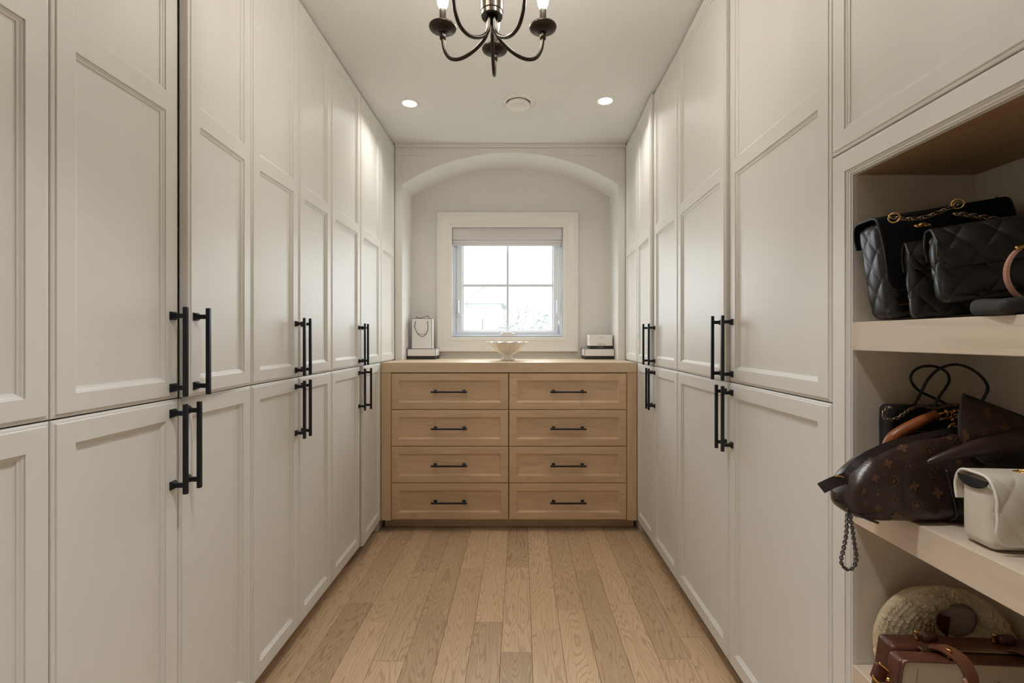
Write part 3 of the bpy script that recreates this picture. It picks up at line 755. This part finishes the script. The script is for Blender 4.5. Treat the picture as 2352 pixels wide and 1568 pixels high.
b4, fl4 = quilted_bag('black quilted flap handbag with twisted gold chain, in front of the large black one', (.790, .902, Z1+.028), (0, R(-6), R(-25)), .235, .048, .132, 'black_leather', .068, pitch=.056, amp=.0048, clasp=False)
bpy.context.view_layer.update()
wchain(b4, [at(2200,492,.93), at(2240,497,.925), at(2280,503,.92), at(2320,505,.91), at(2352,510,.90), at(2400,540,.88)], 'gunmetal', .014, .0019, wid=.7)
# flat pouch with the pink ring handle
t = thing('pouch', 'flat dark cloth pouch with a pink leather ring handle', 'pouch', (.775, .80, Z1+.0008), (0, 0, R(-12)))
def crumple(p):
    return Vector((p.x, p.y, max(0, p.z+.004*noise.noise(Vector((p.x*30, p.y*40, p.z*20)))*(p.z/.03))))
rbox(.24, .085, .028, 40, 20, 8, .012, post=crumple, bulge=(0,0,.002)).obj('pouch_body', 'dark_cloth', t, smooth=True)
bpy.context.view_layer.update(); inv = t.matrix_basis.inverted()
rcx = at(2384, 626, .80)
MB().ribbon([inv @ (rcx+Vector((math.cos(a)*.047, -.006*math.cos(a), math.sin(a)*.050))) for a in [2*PI*k/40 for k in range(41)]], tuple((inv.to_3x3() @ Vector((.45,1,0)))), .011, .0045).obj('ring_handle', 'pink_leather', t, smooth='auto')
MB().tube(smooth_path([inv @ at(2334,571,.80), inv @ at(2346,567,.80), inv @ at(2362,568,.80), inv @ at(2376,577,.80)]), .004, 8).obj('gold_clip', 'gold', t, smooth=True)

# --- middle shelf
def soft_bag(label, loc, rot, W, D, H, m, amp=.006, post=None, cat='handbag', r=.02):
    t = thing('handbag', label, cat, loc, rot)
    sd = random.random()*50
    def ps(p):
        n = noise.noise(Vector((p.x*14+sd, p.y*14, p.z*14)))
        p = p+Vector((.3*n, n, .5*n))*amp*min(1, p.z/.03); p.z = max(0, p.z)
        return post(p) if post else p
    rbox(W, D, H, 40, 14, 36, r, post=ps, bulge=(.003,.006,-.004)).obj('bag_body', m, t, smooth=True)
    return t
b5 = soft_bag('soft black tote with tall thin rolled handles and a chain strap', (.832, 1.100, Z2+.001), (0, 0, 0), .215, .040, .218, 'black_leather', .004, r=.016)
bpy.context.view_layer.update(); inv = b5.matrix_basis.inverted()
hs = lambda px, py: (2000+px*352/1971, 820+py*280/1568)
pa = [(560,610,1.09),(640,470,1.09),(740,280,1.085),(900,140,1.08),(1100,95,1.07),(1290,150,1.06),(1440,270,1.05),(1505,390,1.045),(1470,500,1.045),(1400,600,1.05),(1330,720,1.06)]
pb = [(820,660,1.075),(860,540,1.075),(960,400,1.075),(1010,300,1.08),(980,200,1.085),(880,135,1.09),(760,112,1.095),(620,135,1.1),(530,210,1.105),(520,310,1.105),(620,430,1.105),(760,500,1.105),(900,565,1.1),(1000,620,1.1)]
for pth in (pa, pb):
    MB().tube(smooth_path([inv @ at(*hs(a,b), y) for a, b, y in pth], 6), .0030, 10).obj('rolled_handle', 'black_leather', b5, smooth=True)
wchain(b5, [at(*hs(250,650),1.075), at(*hs(195,670),1.075), at(*hs(160,735),1.07), at(*hs(210,800),1.068), at(*hs(330,785),1.066), at(*hs(430,725),1.066), at(*hs(520,665),1.068), at(*hs(640,630),1.068), at(*hs(760,650),1.068), at(*hs(850,660),1.068), at(*hs(950,625),1.068), at(*hs(1090,610),1.068)], 'gunmetal', .010, .0012, wid=.6)
b6 = soft_bag('dark handbag with thick tan leather handle and gold clasp', (.845, 1.052, Z2+.001), (0,0,0), .195, .022, .165, 'black_leather', .002, r=.01)
bpy.context.view_layer.update(); inv = b6.matrix_basis.inverted()
hp = [(190,1240),(235,1110),(300,1020),(420,940),(560,865),(700,795),(850,735)]
pts = smooth_path([inv @ at(*hs(a,b), 1.046-.003*i) for i, (a, b) in enumerate(hp)], 6)
k = len(pts); MB().tube(pts, [.0078+.0042*math.sin(PI*min(1,.25+i/k*.75)*.9) for i in range(k)], 16).obj('padded_handle', 'tan_leather', b6, smooth=True)
mb = MB(); g = lambda a, b, y=1.027: inv @ at(*hs(a,b), y)
mb.tube([g(870,735), g(960,720), g(1000,700)], .003, 8)
mb.tube([g(880,800), g(1000,790), g(1060,740)], .0026, 8)
mb.tube([g(970,690), g(1040,700), g(1050,770), g(980,770)], .003, 8, closed=True)
mb.tube([g(1120,740), g(1040,820)], .003, 8)
mb.tube(smooth_path([g(1040,925), g(1080,900), g(1140,895), g(1200,918)]), .0028, 8)
mb.tube([g(1070,840), g(1030,880), g(1000,915)], .0038, 8)
mb.tube([g(1060,690), g(1130,690), g(1130,740), g(1060,750)], .0035, 8, closed=True)
mb.obj('gold_clasp', 'gold', b6, smooth=True)

# big brown monogram tote lying on its side, overhanging the shelf front
tt = thing('handbag', 'large brown monogram tote lying on its side and overhanging the shelf', 'handbag', (.86, .985, Z2+.001))
secs = [(.650,-.338,-.318,.988,.010), (.660,-.352,-.300,.986,.034), (.680,-.362,-.268,.985,.046), (.720,-.3675,-.240,.984,.051), (.78,-.3675,-.215,.983,.053),
        (.85,-.3675,-.200,.982,.053), (.94,-.3675,-.188,.982,.052), (1.02,-.3675,-.19,.984,.048), (1.055,-.355,-.21,.986,.036), (1.062,-.32,-.25,.988,.012)]
def sec(u):
    s = u*(len(secs)-1); i = min(int(s), len(secs)-2); f = s-i
    p0, p1, p2, p3 = secs[max(i-1,0)], secs[i], secs[i+1], secs[min(i+2,len(secs)-1)]
    return [.5*(2*p1[q]+(p2[q]-p0[q])*f+(2*p0[q]-5*p1[q]+4*p2[q]-p3[q])*f*f+(3*p1[q]-p0[q]-3*p2[q]+p3[q])*f**3) for q in range(5)]
TL = Vector(tt.location)
def tote(u, v):
    x, zb_, zt_, yc, a = sec(max(0, min(1, u)))
    zb_ = max(zb_, -.3675)
    th = 2*PI*v; c, s = math.cos(th), math.sin(th); e = .62
    cy = math.copysign(abs(c)**e, c); sz = math.copysign(abs(s)**e, s)
    z = (zb_+zt_)/2+(zt_-zb_)/2*sz
    k = (z-zb_)/.18
    y = yc+a*cy*(1-.45*max(0,k)**1.3)+.012*k
    n = noise.noise(Vector((x*16, y*16, z*16)))*.006+noise.noise(Vector((x*45, y*30, z*30)))*.002
    if u < .1 or sz < -.9: n *= .3
    return Vector((x, y+n*cy, EYE+z+max(0,n*sz)))-TL
mb = MB(); NU, NV = 90, 64; o0 = 0
for i in range(NU+1):
    for j in range(NV): mb.v.append(tuple(tote(i/NU, j/NV)))
for i in range(NU):
    for j in range(NV): mb.f.append((i*NV+j, i*NV+(j+1)%NV, (i+1)*NV+(j+1)%NV, (i+1)*NV+j))
mb.f.append(tuple(range(NV))); mb.f.append(tuple(NU*NV+j for j in range(NV)))
mb.obj('bag_body', 'canvas', tt, smooth=True)
# printed motifs that follow the surface
def quatre(r, pinch_=.45, n=24): return [[(r*(pinch_+(1-pinch_)*abs(math.cos(2*a)))*math.cos(a), r*(pinch_+(1-pinch_)*abs(math.cos(2*a)))*math.sin(a)) for a in [2*PI*k/n for k in range(n)]]]
def annulus(r0, r1, n=20):
    return [[(r1*math.cos(a), r1*math.sin(a)), (r1*math.cos(b), r1*math.sin(b)), (r0*math.cos(b), r0*math.sin(b)), (r0*math.cos(a), r0*math.sin(a))] for a, b in [(2*PI*k/n, 2*PI*(k+1)/n) for k in range(n)]]
def stroke(x0, y0, x1, y1, w_):
    d = Vector((x1-x0, y1-y0)); l = d.length; nn = Vector((-d.y, d.x))/l*w_/2; out = []
    m_ = max(1, int(l/.004))
    for k in range(m_):
        a = Vector((x0,y0))+d*k/m_; b = Vector((x0,y0))+d*(k+1)/m_
        out.append([tuple(a-nn), tuple(b-nn), tuple(b+nn), tuple(a+nn)])
    return out
LVm = stroke(-.010,.006,-.0045,-.010,.0022)+stroke(-.0075,-.0095,.003,-.0095,.0016)+stroke(-.004,.010,.0035,-.004,.0022)+stroke(.0035,-.004,.010,.010,.0014)+stroke(-.007,.010,-.001,.010,.0014)+stroke(.007,.010,.0125,.010,.0014)
F1 = quatre(.011); F2 = annulus(.0085,.0105)+quatre(.006); 
def diamond(r):
    pts_ = [(r,0),(0,r),(-r,0),(0,-r)]; q = []
    for a, b in zip(pts_, pts_[1:]+pts_[:1]): q += stroke(*a, *b, .0016)
    return q+quatre(.0055)
MOT = [F1, LVm, F2, F1, diamond(.0115)]
def decals(mb, P, urange, vrange, lu, lv, pu, pv, flip=1, off=.0009):
    i = 0; u = urange[0]
    while u < urange[1]:
        v = vrange[0]+(pv*.5 if i % 2 else 0); j = 0
        while v < vrange[1]:
            mot = MOT[(i*2+j) % len(MOT)]
            def pt(a, b):
                uu, vv = u+a/lu, v+b/lv; p = P(uu, vv); du = P(uu+.004, vv)-p; dv = P(uu, vv+.004)-p
                n = du.cross(dv).normalized()*flip; return p+n*off
            for poly in mot:
                if len(poly) > 4:
                    c = pt(0,0); o = len(mb.v); mb.v.append(tuple(c)); ring_ = [pt(a,b) for a,b in poly]; mb.v += [tuple(p) for p in ring_]
                    for q in range(len(poly)): mb.f.append((o, o+1+q, o+1+(q+1)%len(poly)))
                else: mb.add([pt(a,b) for a,b in poly], [tuple(range(len(poly)))])
            v += pv; j += 1
        u += pu; i += 1
acc = [0.0]; VS = [.20+.60*k/300 for k in range(301)]
for a_, b_ in zip(VS, VS[1:]): acc.append(acc[-1]+(tote(.5, b_)-tote(.5, a_)).length)
def tote_s(u, s_):                # s_ runs up the near face in equal steps of length
    s_ = max(0, min(.999, 1-s_))*acc[-1]; i = 0; lo, hi = 0, 300
    while hi-lo > 1:
        m_ = (lo+hi)//2
        if acc[m_] <= s_: lo = m_
        else: hi = m_
    f = (s_-acc[lo])/max(1e-9, acc[hi]-acc[lo]); return tote(u, VS[lo]+(VS[hi]-VS[lo])*f)
ulen = sum((tote((k+1)/100, .5)-tote(k/100, .5)).length for k in range(25, 90))/.65
mb = MB(); decals(mb, tote_s, (.22, .95), (.16, .86), ulen, acc[-1], .042/ulen, .040/acc[-1], flip=1)
mb.obj('monogram_print', 'print', tt)['kind'] = 'stuff'
# piping seam down the near face, edge strap with tab, rolled top, folded flap
MB().tube([tote(.565-.06*abs(v-.62)*2, v)+Vector((0,-.001,0)) for v in [.48+.215*k/24 for k in range(25)]], .0032, 8).obj('seam_piping', 'canvas_trim', tt, smooth=True)
sp = [at(1886,1121,.965)-TL, at(1915,1107,.968)-TL]+[tote(u_, .275)+Vector((0,-.001,.003)) for u_ in (.16,.24,.32,.42,.52,.62,.72)]
MB().ribbon(smooth_path(sp, 5), (0,.6,.9), [.021]*10+[.021-.0004*k for k in range(31)], .0035).obj('edge_strap', 'canvas_trim', tt, smooth='auto')
MB().tube([at(1925,1097,.975)-TL+Vector((.010*math.cos(a), 0, .004*math.sin(a))) for a in [PI*k/8 for k in range(9)]], .0018, 6).obj('strap_keeper', 'gold', tt)
MB().tube(smooth_path([p-TL for p in (at(1916,1146,.975), at(1950,1166,.958), at(1985,1188,.946), at(2018,1201,.936))], 6), .0026, 8).obj('bottom_piping', 'canvas_trim', tt, smooth=True)
def roll(u, v):
    a = at(2128+260*u, 1062-58*u-8*math.sin(PI*u), .925-.03*u)-TL; r = .002+.021*math.sqrt(u)
    return a+Vector((0, -r*.8*math.cos(2*PI*v), r*math.sin(2*PI*v)))
mb = MB(); mb.grid(lambda u, v: roll(u, v), 30, 20); mb.obj('rolled_edge', 'canvas', tt, smooth=True)
mb = MB(); decals(mb, roll, (.22, .9), (-.06, .10), .25, .11, .15, .4, flip=-1); mb.obj('monogram_print', 'print', tt)['kind'] = 'stuff'
c00, c10, c01, c11 = at(2200,1000,.955)-TL, at(2380,1060,.90)-TL, at(2214,912,.965)-TL, at(2380,978,.91)-TL
def ff(u, v):
    p = c00.lerp(c10, u).lerp(c01.lerp(c11, u), v); b = math.sin(PI*u)*math.sin(PI*v)
    low = max(0, .22-v)*.12*math.sin(PI*u)
    return p+Vector((-.010*b-.006*math.sin(5*u+2*v), -.014*b, -.012*math.sin(PI*min(u*1.6,1))*(1-v)-low))
MB().grid(ff, 30, 20).obj('folded_flap', 'canvas', tt, smooth=True, solid=.006)
mb = MB(); decals(mb, ff, (.12,.9), (.2,.85), .19, .085, .2, .42, flip=1, off=.0042); decals(mb, ff, (.12,.9), (.2,.85), .19, .085, .2, .42, flip=-1, off=.0042); mb.obj('monogram_print', 'print', tt)['kind'] = 'stuff'
def ff2(u, v):
    p = (at(2212,918,.975)-TL).lerp(at(2390,985,.93)-TL, u); return p+Vector((.008+.004*v, .012+.004*math.sin(PI*v), -.05+.062*v))
MB().grid(ff2, 20, 8).obj('folded_flap', 'canvas_trim', tt, smooth=True, solid=.006)
wchain(tt, [at(1948,1166,.96), at(1946,1195,.958), at(1944,1225,.957), at(1938,1258,.956), at(1932,1288,.956), at(1940,1304,.956), at(1952,1307,.956), at(1963,1298,.956), at(1967,1278,.956), at(1962,1245,.957), at(1957,1210,.958), at(1951,1170,.96)], 'steel_chain', .0085, .0013, wid=.7)
# cream quilted flap bag
b8, fl8 = quilted_bag('small cream quilted flap handbag in front of the brown monogram tote', (.808, .850, Z2+.001), (0, 0, R(-4)), .20, .068, .122, 'cream_leather', .105, pitch=.05, amp=.0034, clasp=False, plain_gusset=True, piping='cream_piping')
mb = MB(); mb.tube([(.062,.0,.131),(.078,-.005,.133),(.094,-.014,.132),(.08,-.017,.132)], .0028, 8, closed=True); mb.tube([(.066,-.006,.135),(.094,-.016,.135)], .0026, 8)
mb.obj('turn_lock', 'gold', b8, smooth=True)
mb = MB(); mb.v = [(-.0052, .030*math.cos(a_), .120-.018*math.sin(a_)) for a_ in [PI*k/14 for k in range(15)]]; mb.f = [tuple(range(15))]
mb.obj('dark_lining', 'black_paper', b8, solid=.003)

# --- lowest shelf
# half-moon cream bag covered in sequins
hb = thing('handbag', 'cream half-moon handbag covered in sequins with a cut-out handle', 'handbag', (.945, 1.062, Z3+.001), (0, 0, R(-12)))
RO, RT = .137, .034; hc = Vector((-.006, 0, .080)); ic = Vector((.018, 0, .148)); ri = .043
def moon(ph, ps):
    po = hc+Vector((RO*math.cos(ph), 0, RO*math.sin(ph))); pi_ = ic+Vector((ri*math.cos(ph), 0, ri*.95*math.sin(ph)))
    t_ = .5+.5*math.cos(ps); p = pi_.lerp(po, t_); wdt = (po-pi_).length
    p.y = min(RT, wdt*.45)*math.sin(ps); p.z = max(p.z, 0)
    return p
mb = MB(); NA_, NB_ = 72, 24
for i in range(NA_):
    for j in range(NB_): mb.v.append(tuple(moon(2*PI*i/NA_, 2*PI*j/NB_)))
for i in range(NA_):
    for j in range(NB_): mb.f.append((i*NB_+j, ((i+1)%NA_)*NB_+j, ((i+1)%NA_)*NB_+(j+1)%NB_, i*NB_+(j+1)%NB_))
mb.obj('bag_body', 'straw', hb, smooth=True)
mb = MB(); rnd = random.Random(3)
for i in range(118):
    for j in range(15):
        ph = 2*PI*(i+.5*(j%2))/118+rnd.uniform(-.01,.01); ps = PI+.15+(PI-.3+.25)*j/14
        p = moon(ph, ps); 
        if p.z < .006: continue
        du = moon(ph+.02, ps)-p; dv = moon(ph, ps+.02)-p; n = du.cross(dv)
        if n.length < 1e-12: continue
        n.normalize(); 
        if n.y > 0 and abs(n.y) > .2: n = -n
        ctr = (hc+ic)/2; 
        n = (n+Vector((rnd.uniform(-.35,.35), rnd.uniform(-.2,.2), rnd.uniform(-.35,.35)))).normalized()
        a = n.orthogonal().normalized(); b = n.cross(a); r_ = rnd.uniform(.0042,.0062); c = p+n*.0015
        mb.add([c-n*.0012]+[c+a*math.cos(2*PI*k/7)*r_+b*math.sin(2*PI*k/7)*r_ for k in range(7)], [(0,k+1,(k+1)%7+1) for k in range(7)])
sq = mb.obj('sequins', 'sequin', hb); sq['kind'] = 'stuff'
def crum(p):
    n = noise.noise(p*45)*.012; return Vector((p.x+n, p.y*.6, p.z+.8*n))
rbox(.075, .03, .07, 16, 8, 16, .014, post=crum).obj('tissue_stuffing', 'tissue', hb, smooth=False).location = (-.014, .012, .105)
MB().box(-.004, .0, -.001, .001, 0, .001)
o = rbox(.022, .003, .05, 4, 2, 6, .0012).obj('leather_tag', 'brown_leather', hb); o.location = (-.024, -.006, .108); o.rotation_euler = (0, R(8), 0)
# structured brown and beige bag
sb = thing('handbag', 'structured chestnut leather and beige canvas handbag with gold fittings', 'handbag', (.742, .965, Z3+.001), (0, 0, R(-4)))
tp = lambda p: Vector((p.x-(.152-p.z)*.10+(p.x-.155)*(.152-p.z)*.25, p.y, p.z))
rbox(.31, .046, .146, 30, 6, 20, .009, post=tp).obj('rear_section', 'brown_leather', sb, smooth=True).location = (.012, .030, 0)
rbox(.31, .034, .143, 30, 6, 20, .008, post=tp).obj('front_section', 'brown_leather', sb, smooth=True).location = (0, -.016, 0)
fp = rbox(.297, .004, .136, 24, 2, 16, .0018, post=tp).obj('canvas_panel', 'beige_canvas', sb, smooth=False); fp.location = (.006, -.0345, .008)
cor = [(.006,-.0355,.01),(.005,-.0355,.131),(.008,-.0355,.1405),(.016,-.0355,.1435),(.29,-.0355,.1435),(.302,-.0355,.139),(.304,-.0355,.12)]
MB().tube([tp(Vector(p)) for p in cor], .0024, 8).obj('panel_piping', 'brown_leather', sb, smooth=True)
st = MB()
for i in range(18): 
    z = .128-i*.0045; p = tp(Vector((.033, -.0372, z))); st.box(p.x-.0006, p.x+.0006, p.y, p.y+.001, p.z-.0012, p.z+.0012)
st.obj('stitching', 'ink', sb)
MB().ribbon([(.036,-.038,.082),(.075,-.038,.072),(.13,-.038,.058),(.2,-.038,.04)], (0,0,1), .007, .003).obj('gold_bar', 'gold', sb)
MB().box(.0, .13, -.0375, -.0362, .004, .066).obj('lower_leather', 'brown_leather', sb)
for x, y, h in ((.098,-.022,.143),(.247,-.022,.143),(.075,.03,.146),(.225,.03,.146)):
    MB().lathe([(.0005,.0),(.0045,.0),(.0036,.004),(.003,.012),(.0042,.016),(.0045,.0185),(.0005,.019)], 16, (x, y, h)).obj('gold_post', 'gold', sb, smooth=True)
for x in (.083, .233):
    MB().tube([(x,.030,.152),(x+.030,.034,.152)], [.010,.0095], 14).obj('leather_roll', 'brown_leather', sb, smooth=True)
MB().box(.06, .285, -.004, .008, .140, .148).obj('frame_bar', 'gunmetal', sb, bevel=.002)
for x in (.100, .250):
    MB().ribbon(smooth_path([(x-.018,.004,.150),(x-.004,-.012,.156),(x+.010,-.032,.150),(x+.020,-.042,.132),(x+.026,-.043,.110),(x+.029,-.0425,.094)], 5), (1,0,.1), [.026]*10+[.026-.0007*k for k in range(16)], .0035).obj('strap_tab', 'strap_leather', sb, smooth='auto')
    MB().ribbon(smooth_path([(x+.014,-.040,.118),(x+.026,-.046,.095),(x+.034,-.046,.075),(x+.045,-.044,.04),(x+.05,-.042,.01)], 5), (1,0,.2), .013, .005).obj('handle_strap', 'pink_leather', sb, smooth='auto')
mb = MB()
for x, z in ((.118,.078),(.268,.078)): mb.lathe([(.004,0),(.0035,.002),(.0005,.0028)], 14, (0,0,0)) if False else mb.tube([(x,-.037,z),(x,-.041,z)], .0045, 12)
mb.obj('rivet', 'gold', sb)
o = rbox(.030, .012, .034, 8, 4, 8, .005).obj('side_tab', 'brown_leather', sb, smooth=True); o.location = (-.033, .004, .082); o.rotation_euler = (0, R(20), 0)
mb = MB()
mb.tube(smooth_path([(-.022,-.006,.118),(-.004,-.010,.104),(.003,-.012,.092),(-.006,-.012,.082),(-.024,-.008,.080),(-.034,-.006,.092)], 5, closed=False), .0022, 8)
mb.tube([(.012+.008*math.cos(a)-.008,-.016,.082+.014*math.sin(a)) for a in [2*PI*k/20 for k in range(20)]], .0026, 8, closed=True)
mb.tube([(-.012,-.012,.091),(.004,-.014,.086)], .0036, 8)
mb.obj('side_ring', 'gold', sb, smooth=True)
text('lettering', 'LOUIS VUITTON', .0062, 'ink', sb, (.176, -.0368, .101), spacing=1.1)
text('lettering', 'PARIS', .0055, 'ink', sb, (.176, -.0368, .0925), spacing=1.1)
text('emblem', 'LV', .0062, 'ink', sb, (.176, -.0368, .1105), spacing=.6)

# ------------------------------------------------------------------ outside the window
GZ = -3.2
struct(MB().box(-60, 60, 5.5, 90, GZ-.2, GZ).obj('ground', 'ground'))
hY = 27.0
def hp_(px, py): p = at(px, py, hY); return p.x, p.z
hs_ = thing('house', 'pale gabled house seen faintly through the window', 'house', (-4, hY, GZ))
def hpart(mb, n, m, par=None):
    o = mb.obj(n, m, par or hs_)
    if not par: o.location = -Vector(hs_.location)
    return o
ex0, ez = hp_(960, 697); ex1, _ = hp_(1152, 697)
hpart(MB().box(ex0, ex1, hY, hY+8, GZ, ez), 'house_wall', 'siding')
gx, gz = hp_(1112, 660); g0, _ = hp_(1066, 690); g1, _ = hp_(1158, 690)
mb = MB().add([(g0,hY-.4,ez),(g1,hY-.4,ez),(gx,hY-.4,gz),(g0,hY+6,ez),(g1,hY+6,ez),(gx,hY+6,gz)], [(0,1,2),(5,4,3),(0,2,5,3),(2,1,4,5),(0,3,4,1)]); hpart(mb, 'gable', 'siding')
mb = MB().add([(g0-.2,hY-.6,ez-.05),(gx,hY-.6,gz+.15),(gx,hY+6,gz+.15),(g0-.2,hY+6,ez-.05),(g1+.2,hY-.6,ez-.05),(g1+.2,hY+6,ez-.05)], [(0,1,2,3),(1,4,5,2)]); r_ = hpart(mb, 'roof', 'roof'); r_.modifiers.new('s','SOLIDIFY').thickness = .15
mb = MB().add([(ex0,hY-.5,ez),(g0,hY-.5,ez),(g0,hY+4,gz),(ex0,hY+4,gz)], [(0,1,2,3)]); r_ = hpart(mb, 'roof', 'roof'); r_.modifiers.new('s','SOLIDIFY').thickness = .15
for px0, px1 in ((1072,1082),(1092,1106),(1111,1126)):
    x0, za_ = hp_(px0, 764); x1, zb_ = hp_(px1, 737)
    wv = hpart(MB().box(x0-.1, x1+.1, hY-.06, hY, za_-.1, zb_+.1), 'house_window', 'trim')
    o = MB().box(x0, x1, hY-.08, hY-.06, za_, zb_).obj('pane', 'outpane', wv)
def tree(px, py, Y, rad, label):
    p = at(px, py, Y); t = thing('tree', label, 'tree', (p.x, Y, GZ))
    MB().tube([(0,0,0),(.1,0,(p.z-GZ)*.6)], [.2,.1], 8).obj('trunk', 'bark', t)
    mb = MB(); rr = random.Random(px)
    cz = p.z-GZ-rad*.5
    for _ in range(900):
        d = Vector((rr.gauss(0,1), rr.gauss(0,1), rr.gauss(0,1))).normalized()*rad*rr.uniform(.5,1); d.z *= 1.1
        c = Vector((0,0,cz))+d; s_ = rr.uniform(.1,.22); a = Vector((rr.uniform(-1,1), rr.uniform(-1,1), rr.uniform(-1,1))).normalized(); b = a.orthogonal().normalized()
        mb.add([c-a*s_, c+b*s_, c+a*s_, c-b*s_], [(0,1,2,3)])
    o = mb.obj('foliage', 'leaf', t); o['kind'] = 'stuff'
tree(1184, 728, 21, .7, 'bushy tree beside the house, behind the window crossbar')
tree(1222, 722, 30, 1.3, 'taller bushy tree outside, between two lower ones')
tree(1262, 732, 23, .9, 'rounded tree outside, farthest from the house')
a = at(1040, 701, 20); b = at(1285, 719, 20)
pl_ = thing('power_line', 'thin dark power line crossing the view outside the window', 'cable', ((a.x+b.x)/2, 20, GZ))
e0, e1 = a-(b-a)*3, b+(b-a)*3
part(MB().tube([e0, a, at(1166,712,20), b, e1], .022, 6), 'wire', 'cable', pl_)
for e_ in (e0, e1): part(MB().tube([(e_.x,20,GZ),(e_.x,20,e_.z+.4)], [.16,.11], 10), 'pole', 'bark', pl_)

# daylight enters through the window opening
pl = bpy.data.lights.new('window_portal', 'AREA'); pl.shape = 'RECTANGLE'; pl.size = WX1-WX0-.06; pl.size_y = WZ1-WZ0-.06; pl.cycles.is_portal = True
po = bpy.data.objects.new('window_portal', pl); C.objects.link(po); po.location = ((WX0+WX1)/2, YBK+.19, (WZ0+WZ1)/2); po.rotation_euler = (R(-90), 0, 0)
